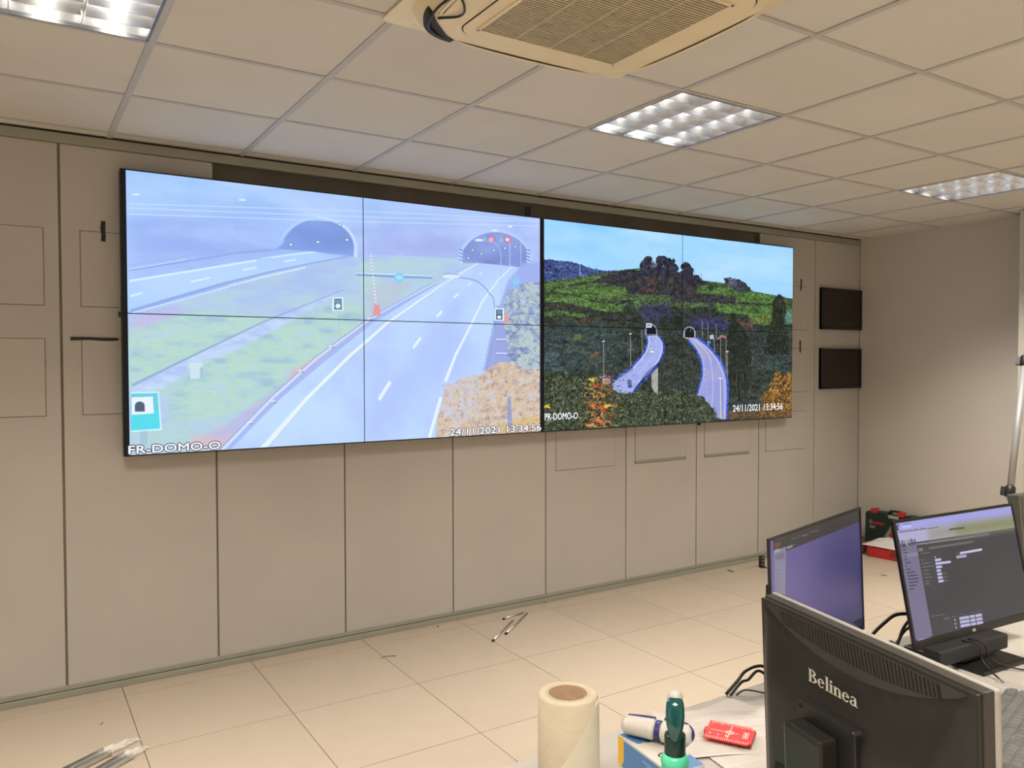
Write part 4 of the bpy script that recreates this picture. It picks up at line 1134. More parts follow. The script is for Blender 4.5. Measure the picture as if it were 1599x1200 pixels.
def big_monitor():
    W, Hh = .41, .345
    yaw = math.radians(-104.08); tilt = math.radians(-2.556)
    e1 = Vector((math.cos(yaw), math.sin(yaw), 0)); N0 = Vector((math.sin(yaw), -math.cos(yaw), 0)); U0 = Vector((0, 0, 1))
    N = N0*math.cos(tilt)+U0*math.sin(tilt); U = U0*math.cos(tilt)-N0*math.sin(tilt)
    c0 = Vector((2.348, -3.263, 1.144))
    base = c0+e1*W/2-U*.25; base.z = .74
    t = thing('desktop_monitor', 'black monitor with pale bezel seen from behind in the right foreground', 'monitor', base)
    # local frame: a along e1 (0..W), b down (0..H), n out of the back
    F = Matrix(((e1.x, -U.x, N.x, c0.x-base.x), (e1.y, -U.y, N.y, c0.y-base.y), (e1.z, -U.z, N.z, c0.z-base.z), (0, 0, 0, 1)))
    def B(a0, a1, b0, b1, n0, n1): return MB().box(a0, a1, b0, b1, n0, n1, M=F)
    # back shell with bulged body below a curved edge
    def arc(a):
        u = (a-.204)/.200
        return .006+.050*max(0, 1-u*u)
    m = MB(); na, nb = 60, 50; vs = []; 
    def sst(x): x = max(0, min(1, x)); return x*x*(3-2*x)
    bs = [0]+[Hh*(j/nb)**1.25 for j in range(1, nb+1)]
    def hgt(a, b):
        e = sst(min(a, W-a)/.05)
        d = b-arc(a)
        step = .0045*sst(d/.0035) * sst(min(a-.004, W-.004-a)/.02)
        return step+.022*sst(d/.10)*e + .006*sst(min(a, W-a)/.02)*0
    for j in range(nb+1):
        for i in range(na+1):
            a = W*i/na; vs.append(tuple(F @ Vector((a, bs[j], hgt(a, bs[j])))))
    fs = [(j*(na+1)+i, j*(na+1)+i+1, (j+1)*(na+1)+i+1, (j+1)*(na+1)+i) for j in range(nb) for i in range(na)]
    m.add(vs, fs, True)
    m.build('back_cover', M_char, t)
    B(0, W, 0, Hh, -.009, -.0002).build('shell_rim', M_char, t, bevel=.0015)
    B(-.001, W+.0005, -.001, Hh, -.0102, -.009).build('seam_line', M_dark, t)
    B(-.005, W+.002, -.002, Hh+.004, -.0270, -.0102).build('side_band', mat('dark plastic with painted sheen', (.050, .044, .038), .5, noise=.1), t, bevel=.002)  # black plastic; ceiling reflection on its top is put into the lighter colour
    B(-.010, W+.004, -.003, Hh+.006, -.0355, -.0270).build('front_bezel', M_silver2, t, bevel=.003)
    B(.01, W-.012, .012, Hh-.012, -.0360, -.0350).build('screen', M_dim, t)
    vb = [(.010, .0035)]+[(.010+.390*k/30, arc(.010+.390*k/30)-.0015) for k in range(1, 30)]+[(.400, .0035)]
    MB().prism(vb, -.0005, .0012, 'z', M=F).build('vent_band', mat('lighter vent band', (.026, .025, .022), .33, noise=.06), t)
    # cooling slots
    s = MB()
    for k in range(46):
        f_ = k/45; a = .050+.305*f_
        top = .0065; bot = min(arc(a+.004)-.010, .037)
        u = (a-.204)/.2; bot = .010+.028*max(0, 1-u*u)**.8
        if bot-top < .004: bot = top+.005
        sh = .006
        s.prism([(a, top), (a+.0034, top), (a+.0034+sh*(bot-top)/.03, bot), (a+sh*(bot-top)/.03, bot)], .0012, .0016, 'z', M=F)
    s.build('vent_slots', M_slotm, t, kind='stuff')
    s = MB()
    for k in range(45):
        f_ = (k+.5)/45; a = .050+.305*f_; u = (a-.204)/.2; bot = .010+.028*max(0, 1-u*u)**.8; top = .0065; sh = .006
        if bot-top < .004: bot = top+.005
        s.prism([(a+.0006, top), (a+.0022, top), (a+.0022+sh*(bot-top)/.03, bot), (a+.0006+sh*(bot-top)/.03, bot)], .0012, .0030, 'z', M=F)
    s.build('vent_ribs', mat('vent rib', (.040, .038, .033), .4), t, kind='stuff')
    # lettering
    sc = .0195; ww = .1010/3.86
    ML = F @ Matrix(((ww, 0, 0, .1385), (0, -sc, 0, .0830), (0, 0, 1, .0205), (0, 0, 0, 1)))
    serif_word(t, ML, mat('pale lettering', (.50, .50, .44), .5))
    # mount plate and stand column
    pl = MB().prism(rrect(.186, .175, .060, .062, .008, 4), .018, .032, 'z', M=F).build('mount_plate', M_char, t, bevel=.001)
    for a, b in ((.134, .121), (.238, .121)):
        MB().lathe([(.0035, 0), (.0035, .0012)], 12, M=F @ Matrix.Translation((a, b, .032))).build('screw', M_slotm, pl)
    col = MB(); col.prism([(.134, .136), (.214, .136), (.214, .330), (.134, .330)], .031, .066, 'z', M=F)
    col.build('stand_column', M_char, t, bevel=.006)
    for a, b in ((.009, .053), (.398, .056)):
        MB().lathe([(.0024 if a < .1 else .0045, 0), (.0024 if a < .1 else .0045, .0009)], 12, M=F @ Matrix.Translation((a, b, .0002 if a > .1 else .0004))).build('screw_hole', M_slotm, t)
    B(.062, .118, .243, .300, .024, .0285).build('cable_recess', M_slotm, t)
    # foot
    fb = MB(); fb.lathe([(.105, 0), (.105, .008), (.09, .016), (.0, .018)], 40, (0, 0, 0), cap=False)
    o = fb.build('stand_base', M_char, t)
    p_ = F @ Vector((.174, .34, .04)); o.location = (p_.x, p_.y, 0)
    MB().box(-.025, .025, -.03, .03, .012, .10).build('stand_neck', M_char, t, loc=(p_.x, p_.y, 0), rot=(0, 0, yaw))
big_monitor()

# ------------------------------------------------------------------ small things on the near desk
def roll():
    t = thing('paper_roll', 'cream paper towel roll standing upright on the near desk', 'paper roll', (2.112, -3.042, .74))
    R, hh = .0525, .22
    m = MB(); m.lathe([(.0335, .001), (R-.002, 0), (R, .003), (R, hh-.004), (R-.003, hh), (.0335, hh), (.0335, .001)], 64, cap=False)
    m.build('paper_winding', M_roll2, t)
    MB().lathe([(.0335, .002), (.0338, hh-.001), (.0322, hh-.001), (.0322, .002), (.0335, .002)], 48, cap=False).build('core', M_card, t)
    # loose outer sheet whose edge runs diagonally
    m = MB(); n = 40; m_ = 20; vs = []; fs = []
    a0 = math.radians(-16)
    for j in range(m_+1):
        z = .001+(hh-.006)*j/m_
        start = math.radians(-212+148*(j/m_)**1.1)
        end = a0+.10
        for i in range(n+1):
            u = i/n; a = start+(end-start)*u
            r = R+.0012+.0035*(1-j/m_)*max(0, u)**2
            vs.append((r*math.cos(a), r*math.sin(a), z))
    fs = [(j*(n+1)+i, j*(n+1)+i+1, (j+1)*(n+1)+i+1, (j+1)*(n+1)+i) for j in range(m_) for i in range(n)]
    m.add(vs, fs, True)
    o = m.build('loose_sheet', M_roll, t)
    so = o.modifiers.new('thick', 'SOLIDIFY'); so.thickness = .0008; so.offset = 1
roll()

def papers():
    lay = [((2.640, -3.010), 4, 'bottom', .7402), ((2.600, -2.975), -24, 'top', .7412), ((2.560, -3.145), -9, 'near', .7422)]
    labs = ['white printed sheet reaching towards the big monitor', 'white printed sheet with curled top left corner under the red plate', 'white printed sheet nearest the camera on the near desk']
    for q, ((x, y), a, nm, z) in enumerate(lay):
        t = thing('paper_sheet', labs[q], 'paper', (x, y, z), (0, 0, math.radians(a)), group='printed sheets on the near desk')
        n, k = 14, 20; m = MB(); vs = []
        w, d = (.297, .21) if q == 1 else (.21, .297)
        def up(u, v):
            c_ = 0
            if q == 1: c_ = .012*max(0, (.22-u))**2*18*max(0, v-.5)*2 + .002*math.sin(u*6+v*4)+.002
            else: c_ = .0006+.0006*math.sin(u*5)
            return c_
        for j in range(k+1):
            for i in range(n+1):
                u, v = i/n, j/k
                vs.append(((u-.5)*w, (v-.5)*d, up(u, v)))
        fs = [(j*(n+1)+i, j*(n+1)+i+1, (j+1)*(n+1)+i+1, (j+1)*(n+1)+i) for j in range(k) for i in range(n)]
        m.add(vs, fs, True); m.build('sheet', M_paper, t)
        ink = MB(); r = random.Random(q)
        for l in range(30 if q != 1 else 20):
            v = .06+.88*l/(30 if q != 1 else 20); L_ = r.uniform(.45, .85)
            if r.random() < .15: continue
            pts = [(.09+L_*s_/8, v) for s_ in range(9)]
            for (u0, v0), (u1, v1) in zip(pts[:-1], pts[1:]):
                if r.random() < .12: continue
                P = [((u0-.5)*w, (v0-.5)*d, up(u0, v0)+.0004), ((u1-.5)*w, (v1-.5)*d, up(u1, v1)+.0004), ((u1-.5)*w, (v1-.5)*d+.0010, up(u1, v1)+.0004), ((u0-.5)*w, (v0-.5)*d+.0010, up(u0, v0)+.0004)]
                ink.add(P, [(0, 1, 2, 3)])
        ink.build('printed_lines', M_ink, t, kind='stuff')
papers()

def redplate():
    # corners on the desk plane
    t = thing('laser_target_plate', 'translucent red target plate with white scale lying on the papers', 'target plate', (2.566, -3.000, .7475), (math.radians(3), 0, math.radians(-59)))
    w, d = .096, .074
    m = MB(); m.prism([(-w/2, -d/2), (w/2-.008, -d/2), (w/2-.006, -d/2+.006), (w/2, -d/2+.008), (w/2, d/2-.008), (w/2-.006, d/2-.006), (w/2-.008, d/2), (-w/2, d/2), (-w/2, .008), (-w/2-.005, .006), (-w/2-.005, -.006), (-w/2, -.008)], .006, .0088, 'z')
    m.build('plate', M_redcl, t)
    MB().box(w/2-.018, w/2+.001, -d/2+.006, d/2-.006, 0, .006).build('foot_clip', mat('dark red clip', (.2, .01, .01), .3), t, bevel=.001)
    MB().box(-w/2-.004, -w/2+.006, -.012, .012, .001, .0060).build('magnet', M_black, t, bevel=.001)
    p_ = MB(); z0, z1 = .0088, .0090
    for k in range(21):
        x = -w/2+.006+k*(w-.012)/20; L_ = .0095 if k % 5 == 0 else .006
        p_.box(x-.0005, x+.0005, d/2-.002-L_, d/2-.002, z0, z1); p_.box(x-.0005, x+.0005, -d/2+.002, -d/2+.002+L_, z0, z1)
    p_.box(-w/2+.008, w/2-.03, -.0006, .0006, z0, z1); p_.box(-.0006, .0006, -d/2+.012, d/2-.012, z0, z1)
    for R in (.0085, .005):
        for k in range(24):
            a, b = 2*PI*k/24, 2*PI*(k+1)/24
            p_.prism([(R*math.cos(a), R*math.sin(a)), (R*math.cos(b), R*math.sin(b)), ((R-.001)*math.cos(b), (R-.001)*math.sin(b)), ((R-.001)*math.cos(a), (R-.001)*math.sin(a))], z0, z1, 'z')
    for (x0, x1, y0, y1) in ((w/2-.020, w/2-.019, -.012, .012), (w/2-.011, w/2-.010, -.012, .012), (w/2-.020, w/2-.010, -.0125, -.0115), (w/2-.020, w/2-.010, .0115, .0125), (w/2-.0165, w/2-.0135, -.009, .009)):
        p_.box(x0, x1, y0, y1, z0, z1)
    for k, dg in enumerate('432'):
        pass
    p_.build('white_scale', M_rprint, t)
    for k, dg in enumerate('421'):
        text(dg, 'scale_figure', M_rprint, t, Matrix.Translation((-.040+k*.017, -.022+.002, .0091)), .004, .006)
redplate()

def gauzebox():
    t = thing('cardboard_box', 'small blue and white product box with yellow end stripe', 'box', (2.334, -3.036, .74), (0, 0, math.radians(-6)))
    w, d, h = .076, .170, .058
    MB().box(-w/2, w/2, -d/2, d/2, 0, h).build('carton', M_white, t, bevel=.0008)
    x = -w/2-.0004
    MB().prism([(d/2-.001, .001), (d/2-.001, h-.001), (d/2-.020, h-.001), (d/2-.020, .014), (d/2-.013, .001)], x, x+.0003, 'x').build('yellow_stripe', M_yel, t)
    MB().prism([(-d/2+.002, .001), (d/2-.014, .001), (d/2-.021, .014), (d/2-.021, h-.004), (-d/2+.030, h-.004), (-d/2+.002, h-.016)], x, x+.0003, 'x').build('blue_side_print', M_blue, t)
    MB().prism([(-w/2+.001, d/2-.001), (w/2-.001, d/2-.001), (w/2-.001, d/2-.045), (0, d/2-.055), (-w/2+.012, d/2-.050)], h, h+.0003, 'z').build('blue_top_print', M_blue, t)
    MB().prism([(w/2-.001, -d/2+.001), (w/2-.001, -d/2+.045), (-w/2+.03, -d/2+.001)], h, h+.0003, 'z').build('blue_top_print', M_blue, t)
    pr = MB()
    r = random.Random(2)
    for k in range(8):
        y = .01+k*.0045; a = -.055+r.uniform(0, .01); L_ = r.uniform(.03, .05)
        pr.box(x-.0003, x, a, a+L_, y, y+.0014)
    pr.build('small_print', mat('pale blue print', (.4, .55, .75), .5), t)
    pic = MB()
    pic.prism(rrect(-.004, .012, .010, .026, .008, 5), h, h+.0005, 'z', M=Matrix.Rotation(math.radians(25), 4, 'Z'))
    pic.build('printed_device', mat('beige print', (.62, .55, .48), .5), t)
    rg = MB()
    for k in range(20):
        a, b = 2*PI*k/20, 2*PI*(k+1)/20
        rg.prism([(-.006+.014*math.cos(a), -.022+.008*math.sin(a)), (-.006+.014*math.cos(b), -.022+.008*math.sin(b)), (-.006+.011*math.cos(b), -.022+.0055*math.sin(b)), (-.006+.011*math.cos(a), -.022+.0055*math.sin(a))], h, h+.0006, 'z')
    rg.build('printed_ring', M_char, t)
gauzebox()

def device():
    t = thing('hand_thermometer', 'white handheld device with navy trim lying on the small box', 'thermometer', (2.352, -3.010, .7995), (0, 0, math.radians(-57)))
    def ring_body(a, b, r0, r1, name, m, z=0.0, n=9):
        mb = MB(); pr = []
        for k in range(n+1):
            u = k/n; rr = (r0+(r1-r0)*u); 
            e_ = math.sqrt(max(0, 1-(max(0, .12-u)/.12)**2)) if u < .12 else (math.sqrt(max(0, 1-((u-.88)/.12)**2)) if u > .88 else 1)
            pr.append((max(.002, rr*(.55+.45*e_)), a+(b-a)*u))
        mb.lathe(pr, 24, M=Matrix.Translation((0, 0, .020+z)) @ Matrix.Rotation(PI/2, 4, 'Y') @ Matrix.Scale(.82, 4, (1, 0, 0)))
        return mb.build(name, m, t)
    ring_body(-.070, .000, .0205, .0235, 'barrel', M_white)
    ring_body(.004, .066, .0235, .0245, 'rear_body', M_white)
    ring_body(-.004, .008, .0215, .0215, 'joint_collar', M_navy)
    # navy edge stripes
    s = MB(); s.tube(bez([(-.060, .008, .0355), (-.03, .011, .0370), (-.006, .012, .0375)], 5), .0028, 8); s.build('trim_stripe', M_navy, t)
    s = MB()
    pts = [(.012, .012, .0385)]
    for k in range(9):
        a = PI/2-PI*k/8; pts.append(((.048+.019*math.cos(a)), .008, .020+.0185*math.sin(a)))
    s.tube(pts, .0042, 8); s.build('trim_stripe', M_navy, t)
device()

def pump():
    t = thing('pump_bottle', 'mint green bottle with glossy dark teal pump head in front of the box', 'bottle', (2.222, -3.192, .74))
    MB().lathe([(.033, 0), (.036, .004), (.036, .085), (.034, .10), (.028, .112), (.0235, .119), (.0215, .124), (.0225, .128), (.0235, .132), (.0235, .136), (.0215, .141), (.0185, .146)], 40).build('bottle_body', M_mint, t)
    MB().lathe([(.0172, .143), (.0176, .146), (.0176, .176), (.0165, .1785), (.012, .180)], 36).build('collar', M_teal2, t)
    # pump head: a drooping tongue pointing to the camera
    cd = Vector((1.2976-2.222, -4.1434+3.192, 0)).normalized(); sd = Vector((-cd.y, cd.x, 0))
    m = MB(); path = [(-.012, .150, .012, .010), (-.014, .185, .0135, .012), (-.013, .215, .0152, .013), (-.007, .232, .0150, .012), (.003, .241, .0120, .007)]
    prof = [(-.010, .236, .0085), (-.004, .240, .0130), (.003, .238, .0148), (.011, .230, .0156), (.017, .218, .0158), (.0205, .204, .0150), (.0215, .190, .0128), (.021, .178, .0092), (.0195, .170, .0045)]
    vs = []; seg = 16
    for (f_, z, hw) in prof:
        for k in range(seg):
            a = 2*PI*k/seg
            # outward normal in the forward-vertical plane approximated radially around (0,.195)
            nv = Vector((f_+.002, 0, z-.196)); nv.normalize()
            o = Vector((0, 0, 0))+cd*f_+Vector((0, 0, z))+sd*(hw*math.cos(a))+(cd*nv.x+Vector((0, 0, nv.z)))*(.0065*math.sin(a)-.0065)
            vs.append(tuple(o))
    n = len(prof)
    fs = [(i*seg+k, i*seg+(k+1) % seg, (i+1)*seg+(k+1) % seg, (i+1)*seg+k) for i in range(n-1) for k in range(seg)]
    fs += [tuple(range(seg))[::-1], tuple(range((n-1)*seg, n*seg))]
    m.add(vs, fs, True); o = m.build('pump_head', M_teal, t)
    sm = o.modifiers.new('sub', 'SUBSURF'); sm.levels = 1; sm.render_levels = 2
    MB().lathe([(.0115, .176), (.0125, .20), (.0125, .222), (.009, .232), (.003, .235)], 24).build('pump_stem', M_teal2, t)
    q = -cd*.012
    MB().lathe([(.0118, .222), (.0128, .236), (.0105, .243), (.005, .2465)], 24, (q.x, q.y, 0)).build('white_cap', M_white, t)
pump()

# ------------------------------------------------------------------ cables
def cable(pts, r, lb, name='cable'):
    m = MB(); m.tube(bez(pts, 8), r, 8); m.build(name, M_cable, label=lb, cat='cable')
cable([(2.727, -2.842, .7445), (2.757, -2.85, .772), (2.785, -2.853, .793), (2.84, -2.855, .793), (2.90, -2.86, .755), (2.94, -2.862, .7445)], .0038, 'thick black cable arching left of the big monitor, upper strand')
cable([(2.731, -2.852, .7445), (2.765, -2.856, .770), (2.785, -2.859, .773), (2.82, -2.862, .788), (2.87, -2.868, .750), (2.90, -2.872, .7445)], .0034, 'thick black cable arching left of the big monitor, lower strand')
cable([(2.748, -2.855, .7425), (2.77, -2.862, .752), (2.80, -2.885, .748), (2.825, -2.905, .7425), (2.840, -2.915, .7425)], .0020, 'thin black cable on the seam between the desks')
cable([(3.242, -2.85, .7445), (3.267, -2.87, .796), (3.317, -2.87, .817), (3.371, -2.87, .831), (3.425, -2.880, .828), (3.456, -2.900, .826)], .0050, 'black cable rising to the tilted monitor, longest arch')
cable([(3.355, -2.882, .7440), (3.365, -2.884, .762), (3.390, -2.884, .797), (3.424, -2.889, .816), (3.456, -2.912, .812)], .0042, 'black cable rising to the tilted monitor, middle one')
cable([(3.375, -2.868, .7440), (3.390, -2.87, .757), (3.41, -2.87, .775), (3.436, -2.875, .786), (3.456, -2.90, .788)], .0042, 'black cable rising to the tilted monitor, shortest one')
cable([(3.330, -2.866, .7425), (3.345, -2.868, .760), (3.358, -2.872, .757), (3.364, -2.888, .7425)], .0025, 'thin black cable looping under the left edge of the tilted monitor')
cable([(3.385, -3.046, .8095), (3.393, -3.082, .806), (3.392, -3.094, .770), (3.382, -3.118, .7545), (3.362, -3.160, .7425)], .0022, 'thin black cable hanging down over the soundbar')
cable([(3.412, -3.046, .8095), (3.420, -3.083, .806), (3.422, -3.095, .775), (3.446, -3.112, .7550), (3.500, -3.160, .7425), (3.60, -3.25, .7425)], .0022, 'thin black cable running right across the right desk')

# ------------------------------------------------------------------ wrapped keyboard and mouse
def keyboard():
    t = thing('keyboard', 'dark grey keyboard in a clear plastic bag beside the big monitor', 'keyboard', (3.11, -3.315, .7415), (0, 0, math.radians(14)))
    MB().box(-.215, .215, -.07, .07, 0, .014).build('keyboard_body', M_blackm, t, bevel=.003)
    km = MB().box(-.0085, .0085, -.008, .008, 0, .006).mesh('keycap', M_key, .0015)
    for r_ in range(6):
        for c_ in range(21):
            link('keycap', km, t, (-.2+c_*.0199, -.055+r_*.0215, .0142))
    # crumpled bag
    m = MB(); nx, ny = 60, 26; vs = []
    f = fbm(ny+1, nx+1, 7, 6, 4, 77)
    for j in range(ny+1):
        for i in range(nx+1):
            u, v = i/nx, j/ny; e = min(u, 1-u, v, 1-v)
            zz = (.0215+.011*f[j, i])*min(1, e/.06)+.002
            vs.append(((u-.5)*.50, (v-.5)*.205, zz))
    fs = [(j*(nx+1)+i, j*(nx+1)+i+1, (j+1)*(nx+1)+i+1, (j+1)*(nx+1)+i) for j in range(ny) for i in range(nx)]
    m.add(vs, fs, False); m.build('plastic_bag', M_bag, t, label='clear crumpled plastic bag')
keyboard()
t = thing('computer_mouse', 'dark mouse at the bottom right corner in front of the keyboard', 'mouse', (2.80, -3.52, .7402), (0, 0, 1.0))
m = MB(); pr = [(.0315, 0), (.033, .006), (.032, .016), (.027, .026), (.016, .033), (.003, .0355)]
m.lathe(pr, 32, M=Matrix.Scale(1.6, 4, (1, 0, 0))); m.build('mouse_shell', M_blackm, t)
MB().box(.015, .030, -.003, .003, .024, .033).build('scroll_wheel', M_char, t, bevel=.001)

# ------------------------------------------------------------------ tool case, red case and bag in the corner
def corner():
    t = thing('tool_case', 'dark green power tool case with red latches standing against the right wall', 'tool case', (7.32, -.39, 0))
    # profile in (y, z), thickness in x
    prof = [(.222, .0), (-.232, .0), (-.238, .02), (-.236, .285), (-.222, .302), (-.16, .308), (-.115, .305), (-.105, .292), (.03, .292), (.04, .303), (.10, .303), (.16, .300), (.205, .297), (.226, .285), (.229, .02)]
    c_ = MB(); c_.prism(prof, .012, .10, 'x'); c_.prism([(a*.97, .006+b*.965) for a, b in prof], 0, .012, 'x'); c_.build('case_shell', M_dgreen, t, bevel=.004)
    h = MB(); h.tube([(.05, .035, .292), (.05, .028, .318), (.05, -.02, .320), (.05, -.075, .320), (.05, -.098, .314), (.05, -.102, .292)], .010, 8); h.build('handle', M_dgreen, t)
    MB().box(-.001, .002, -.075, .015, .268, .292).build('handle_opening', mat('pale wall seen through handle', (.38, .35, .30), .8), t)
    for y in (.145, -.09):
        MB().prism([(y-.026, .290), (y+.022, .290), (y+.026, .325), (y-.018, .332)], -.004, .045, 'x').build('latch', M_red, t, bevel=.002)
    F = lambda y0, z0: Matrix(((0, 0, -1, -.0012), (-1, 0, 0, y0), (0, 1, 0, z0), (0, 0, 0, 1)))
    text('BOSCH', 'case_lettering', emis('red lettering', (.35, .01, .03), .0, (.55, .01, .03)), t, F(.142, .200), .085, .020, offset=.0012)
    rg = MB()
    for k in range(20):
        a, b = 2*PI*k/20, 2*PI*(k+1)/20
        rg.prism([(.168+.014*math.cos(a), .214+.017*math.sin(a)), (.168+.014*math.cos(b), .214+.017*math.sin(b)), (.168+.010*math.cos(b), .214+.013*math.sin(b)), (.168+.010*math.cos(a), .214+.013*math.sin(a))], -.0015, 0, 'x')
    rg.box(-.0015, 0, .166, .170, .200, .228); rg.build('round_emblem', M_silver, t)
    pr = MB(); pr.box(-.0012, 0, .13, .178, .176, .182); pr.box(-.0012, 0, .135, .178, .164, .169); pr.build('case_print', M_silver2, t)
    pr = MB(); pr.box(-.0012, 0, .13, .178, .10, .152); pr.build('case_print', M_char, t)
    MB().prism([(-.02, .235), (-.225, .235), (-.225, .09), (.07, .09), (.03, .14)], -.0010, 0, 'x').build('picture_label', M_pic, t)
    MB().prism([(-.04, .18), (-.09, .20), (-.12, .16), (-.10, .12), (-.02, .115), (.01, .13)], -.0030, -.001, 'x').build('printed_tool', M_red, t)
    MB().prism([(-.03, .165), (-.06, .175), (-.06, .150), (-.03, .145)], -.0036, -.003, 'x').build('printed_highlight', M_white, t)
    MB().box(-.002, 0, -.10, -.01, .105, .109).build('case_print', M_white, t)
    # red case on the floor, in front of it
    t = thing('red_tool_case', 'low red plastic tool case lying on the floor in the corner', 'tool case', (7.165, -.72, 0), (0, 0, math.radians(6)))
    MB().prism([(-.33, 0), (.33, 0), (.355, .03), (.345, .075), (-.345, .075), (-.355, .03)], -.11, .10, 'x').build('case_body', M_red, t, bevel=.005)
    MB().box(-.114, -.11, .10, .16, .03, .065).build('latch', M_dred, t, bevel=.002)
    MB().box(-.114, -.11, -.16, -.10, .03, .065).build('latch', M_dred, t, bevel=.002)
    MB().box(-.09, .08, -.32, .32, .075, .082).build('lid_rib', M_dred, t, bevel=.002)
    # dark red grip with black lead at its left
    t = thing('hand_tool', 'dark red and black hand tool at the left end of the red case', 'tool', (7.06, -.27, 0), (0, 0, math.radians(20)))
    MB().prism(rrect(0, 0, .045, .075, .03, 5), .012, .095, 'z').build('tool_body', M_dred, t, bevel=.012)
    MB().prism(rrect(-.03, .03, .035, .045, .02, 5), 0, .045, 'z').build('tool_foot', M_black, t, bevel=.008)
    m = MB(); m.tube(bez([(-.03, .05, .025), (-.10, .09, .018), (-.20, .06, .012), (-.3, .02, .01)], 5), .011, 8); m.build('tool_lead', M_black, t)
    # crumpled bag over both
    m = MB(); nx, ny = 34, 26; f = fbm(ny+1, nx+1, 6, 5, 4, 31); vs = []
    for j in range(ny+1):
        for i in range(nx+1):
            u, v = i/nx, j/ny
            e = min(1, min(u, 1-u, v, 1-v)/.12)
            x = -.13+.26*u; y = -.30+.60*v
            z = .084+.035*f[j, i]*e
            z = z+.015*e*u
            vs.append((x, y, z))
    fs = [(j*(nx+1)+i, j*(nx+1)+i+1, (j+1)*(nx+1)+i+1, (j+1)*(nx+1)+i) for j in range(ny) for i in range(nx)]
    m.add(vs, fs, False)
    o = m.build('plastic_bag', M_film2, label='crumpled milky plastic bag lying over the red tool case', cat='bag')
    o.location = (7.17, -.62, .003); o.rotation_euler = (0, 0, math.radians(6))
corner()

# ------------------------------------------------------------------ leaning telescopic pole
def pole():
    B_ = Vector((6.48, -1.627, 0.0)); T_ = Vector((7.20, -1.487, 2.041))
    d = (T_-B_); L = d.length; q = d.to_track_quat('Z', 'Y')
    t = thing('telescopic_pole', 'light grey telescopic pole with black clamps leaning on the right pillar', 'pole', B_)
    t.rotation_mode = 'QUATERNION'; t.rotation_quaternion = q
    MB().lathe([(.0135, .02), (.0135, .78)], 24).build('lower_tube', M_pole, t)
    MB().lathe([(.0205, .73), (.0205, 1.66)], 24).build('upper_tube', M_pole, t)
    MB().lathe([(.014, 1.60), (.014, L-.005)], 24).build('top_tube', M_pole, t)
    for z, r in ((.745, .030), (1.64, .030)):
        m = MB(); m.lathe([(r-.004, z-.035), (r, z-.03), (r, z+.03), (r-.004, z+.035)], 24); m.box(r-.01, r+.022, -.012, .012, z-.028, z+.028)
        m.build('clamp', M_black, t)
    MB().lathe([(.022, 0.006), (.024, .01), (.02, .05)], 24).build('rubber_foot', M_black, t)
pole()

# ------------------------------------------------------------------ odds and ends on the floor
def rod(a, b, r, lb):
    a, b = Vector(a), Vector(b); t = thing('metal_rod', lb, 'rod', a, group='loose rods on the floor by the wall')
    m = MB(); m.tube([(0, 0, r), tuple(b-a+Vector((0, 0, r)))], r, 10); m.build('rod_shaft', M_alu, t)
    d = (b-a).normalized()*.012
    m = MB(); m.tube([tuple(-d*.3+Vector((0, 0, r))), tuple(d+Vector((0, 0, r)))], r*1.25, 10); m.build('dark_tip', M_char, t)
rod((3.523, -.442, 0), (3.800, -.210, 0), .006, 'thin metal rod on the floor, nearest the camera')
rod((3.643, -.384, 0), (3.945, -.145, 0), .006, 'thin metal rod on the floor, middle of the three')
rod((3.767, -.157, 0), (3.935, -.118, 0), .005, 'thin metal rod on the floor lying closest to the wall')
t = thing('metal_bracket', 'small black perforated angle bracket standing by the skirting', 'bracket', (6.045, -.165, 0), (0, 0, math.radians(-30)))
b = MB(); b.box(-.022, .022, 0, .003, 0, .085); b.build('upright', M_black, t)
MB().box(-.022, .030, -.035, .003, 0, .003).build('foot', M_black, t)
hm = MB()
for z in (.02, .045, .07): hm.lathe([(.004, 0), (.004, .0005)], 10, M=Matrix.Translation((.008, -.0002, z)) @ Matrix.Rotation(PI/2, 4, 'X'))
hm.build('screw_holes', M_tile, t)
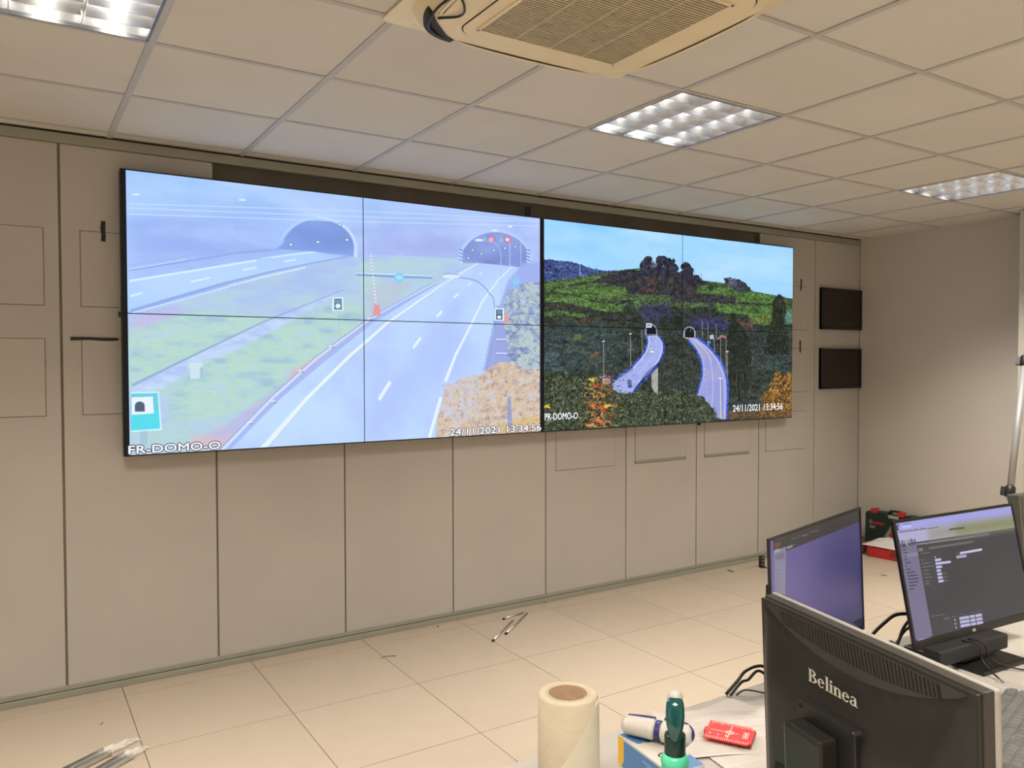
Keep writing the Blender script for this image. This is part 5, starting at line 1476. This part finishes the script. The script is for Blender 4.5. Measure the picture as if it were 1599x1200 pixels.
def scrap(x, y, s, lb, m=M_dust, a=0.3):
    q = MB(); q.tube([(0, 0, s*.14), (s*math.cos(a), s*math.sin(a), s*.14), (s*1.7*math.cos(a+.5), s*1.7*math.sin(a+.5), s*.30)], s*.12, 6)
    q.build('debris', m, label=lb, cat='debris', loc=(x, y, 0))
scrap(5.745, -.155, .028, 'small dark screw near the wall left of the angle bracket', M_char, 1.2)
scrap(1.60, -.40, .012, 'tiny brown crumb on the floor tile at the lower left', M_dust, .6)
scrap(3.369, -.065, .016, 'tiny dark screw lying at the foot of the wall', M_char, .4)
scrap(4.16, -.018, .015, 'tiny dark speck against the skirting below the video wall', M_char, .1)
scrap(6.60, -.82, .024, 'brown chip on the floor between the two lit monitors', M_dust, 1.9)
q = MB(); q.tube(bez([(2.905, -.345, .002), (2.925, -.33, .003), (2.95, -.335, .003), (2.985, -.352, .002)], 5), .0014, 6)
q.build('wire_offcut', M_cable, label='short thin wire offcut lying across a floor joint', cat='wire')

def strips():
    def one(a, b, w, lb, film):
        a, b = Vector(a), Vector(b); d = (b-a); L = d.length; yaw = math.atan2(d.y, d.x)
        t = thing('metal_profile', lb, 'metal profile', a, (0, 0, yaw), group='wrapped metal profiles at lower left')
        m = MB(); m.box(0, L, -w/2, w/2, 0.001, .006); m.box(0, L, -w/2, -w/2+.004, 0.001, .022); m.box(0, L, w/2-.004, w/2, 0.001, .022); m.box(0, L, -.003, .003, .006, .014)
        m.build('profile', M_alu, t)
        f = MB(); nx, ny = 16, 8; g = fbm(ny+1, nx+1, 4, 4, 3, int(w*1000)); vs = []
        for j in range(ny+1):
            for i in range(nx+1):
                u, v = i/nx, j/ny
                vs.append((L-.02+film*u, (v-.5)*(w*1.25)*(1-.25*u), .002+.022*g[j, i]*(1-.6*u)))
        f.add(vs, [(j*(nx+1)+i, j*(nx+1)+i+1, (j+1)*(nx+1)+i+1, (j+1)*(nx+1)+i) for j in range(ny) for i in range(nx)], False)
        f.build('plastic_film', M_film, t, label='clear plastic film end')
    one((1.05, -1.05, 0), (1.600, -.700, 0), .050, 'long aluminium profile wrapped in film at the lower left, rear one', .16)
    one((1.15, -1.16, 0), (1.668, -.775, 0), .050, 'long aluminium profile wrapped in film at the lower left, front one', .11)
strips()
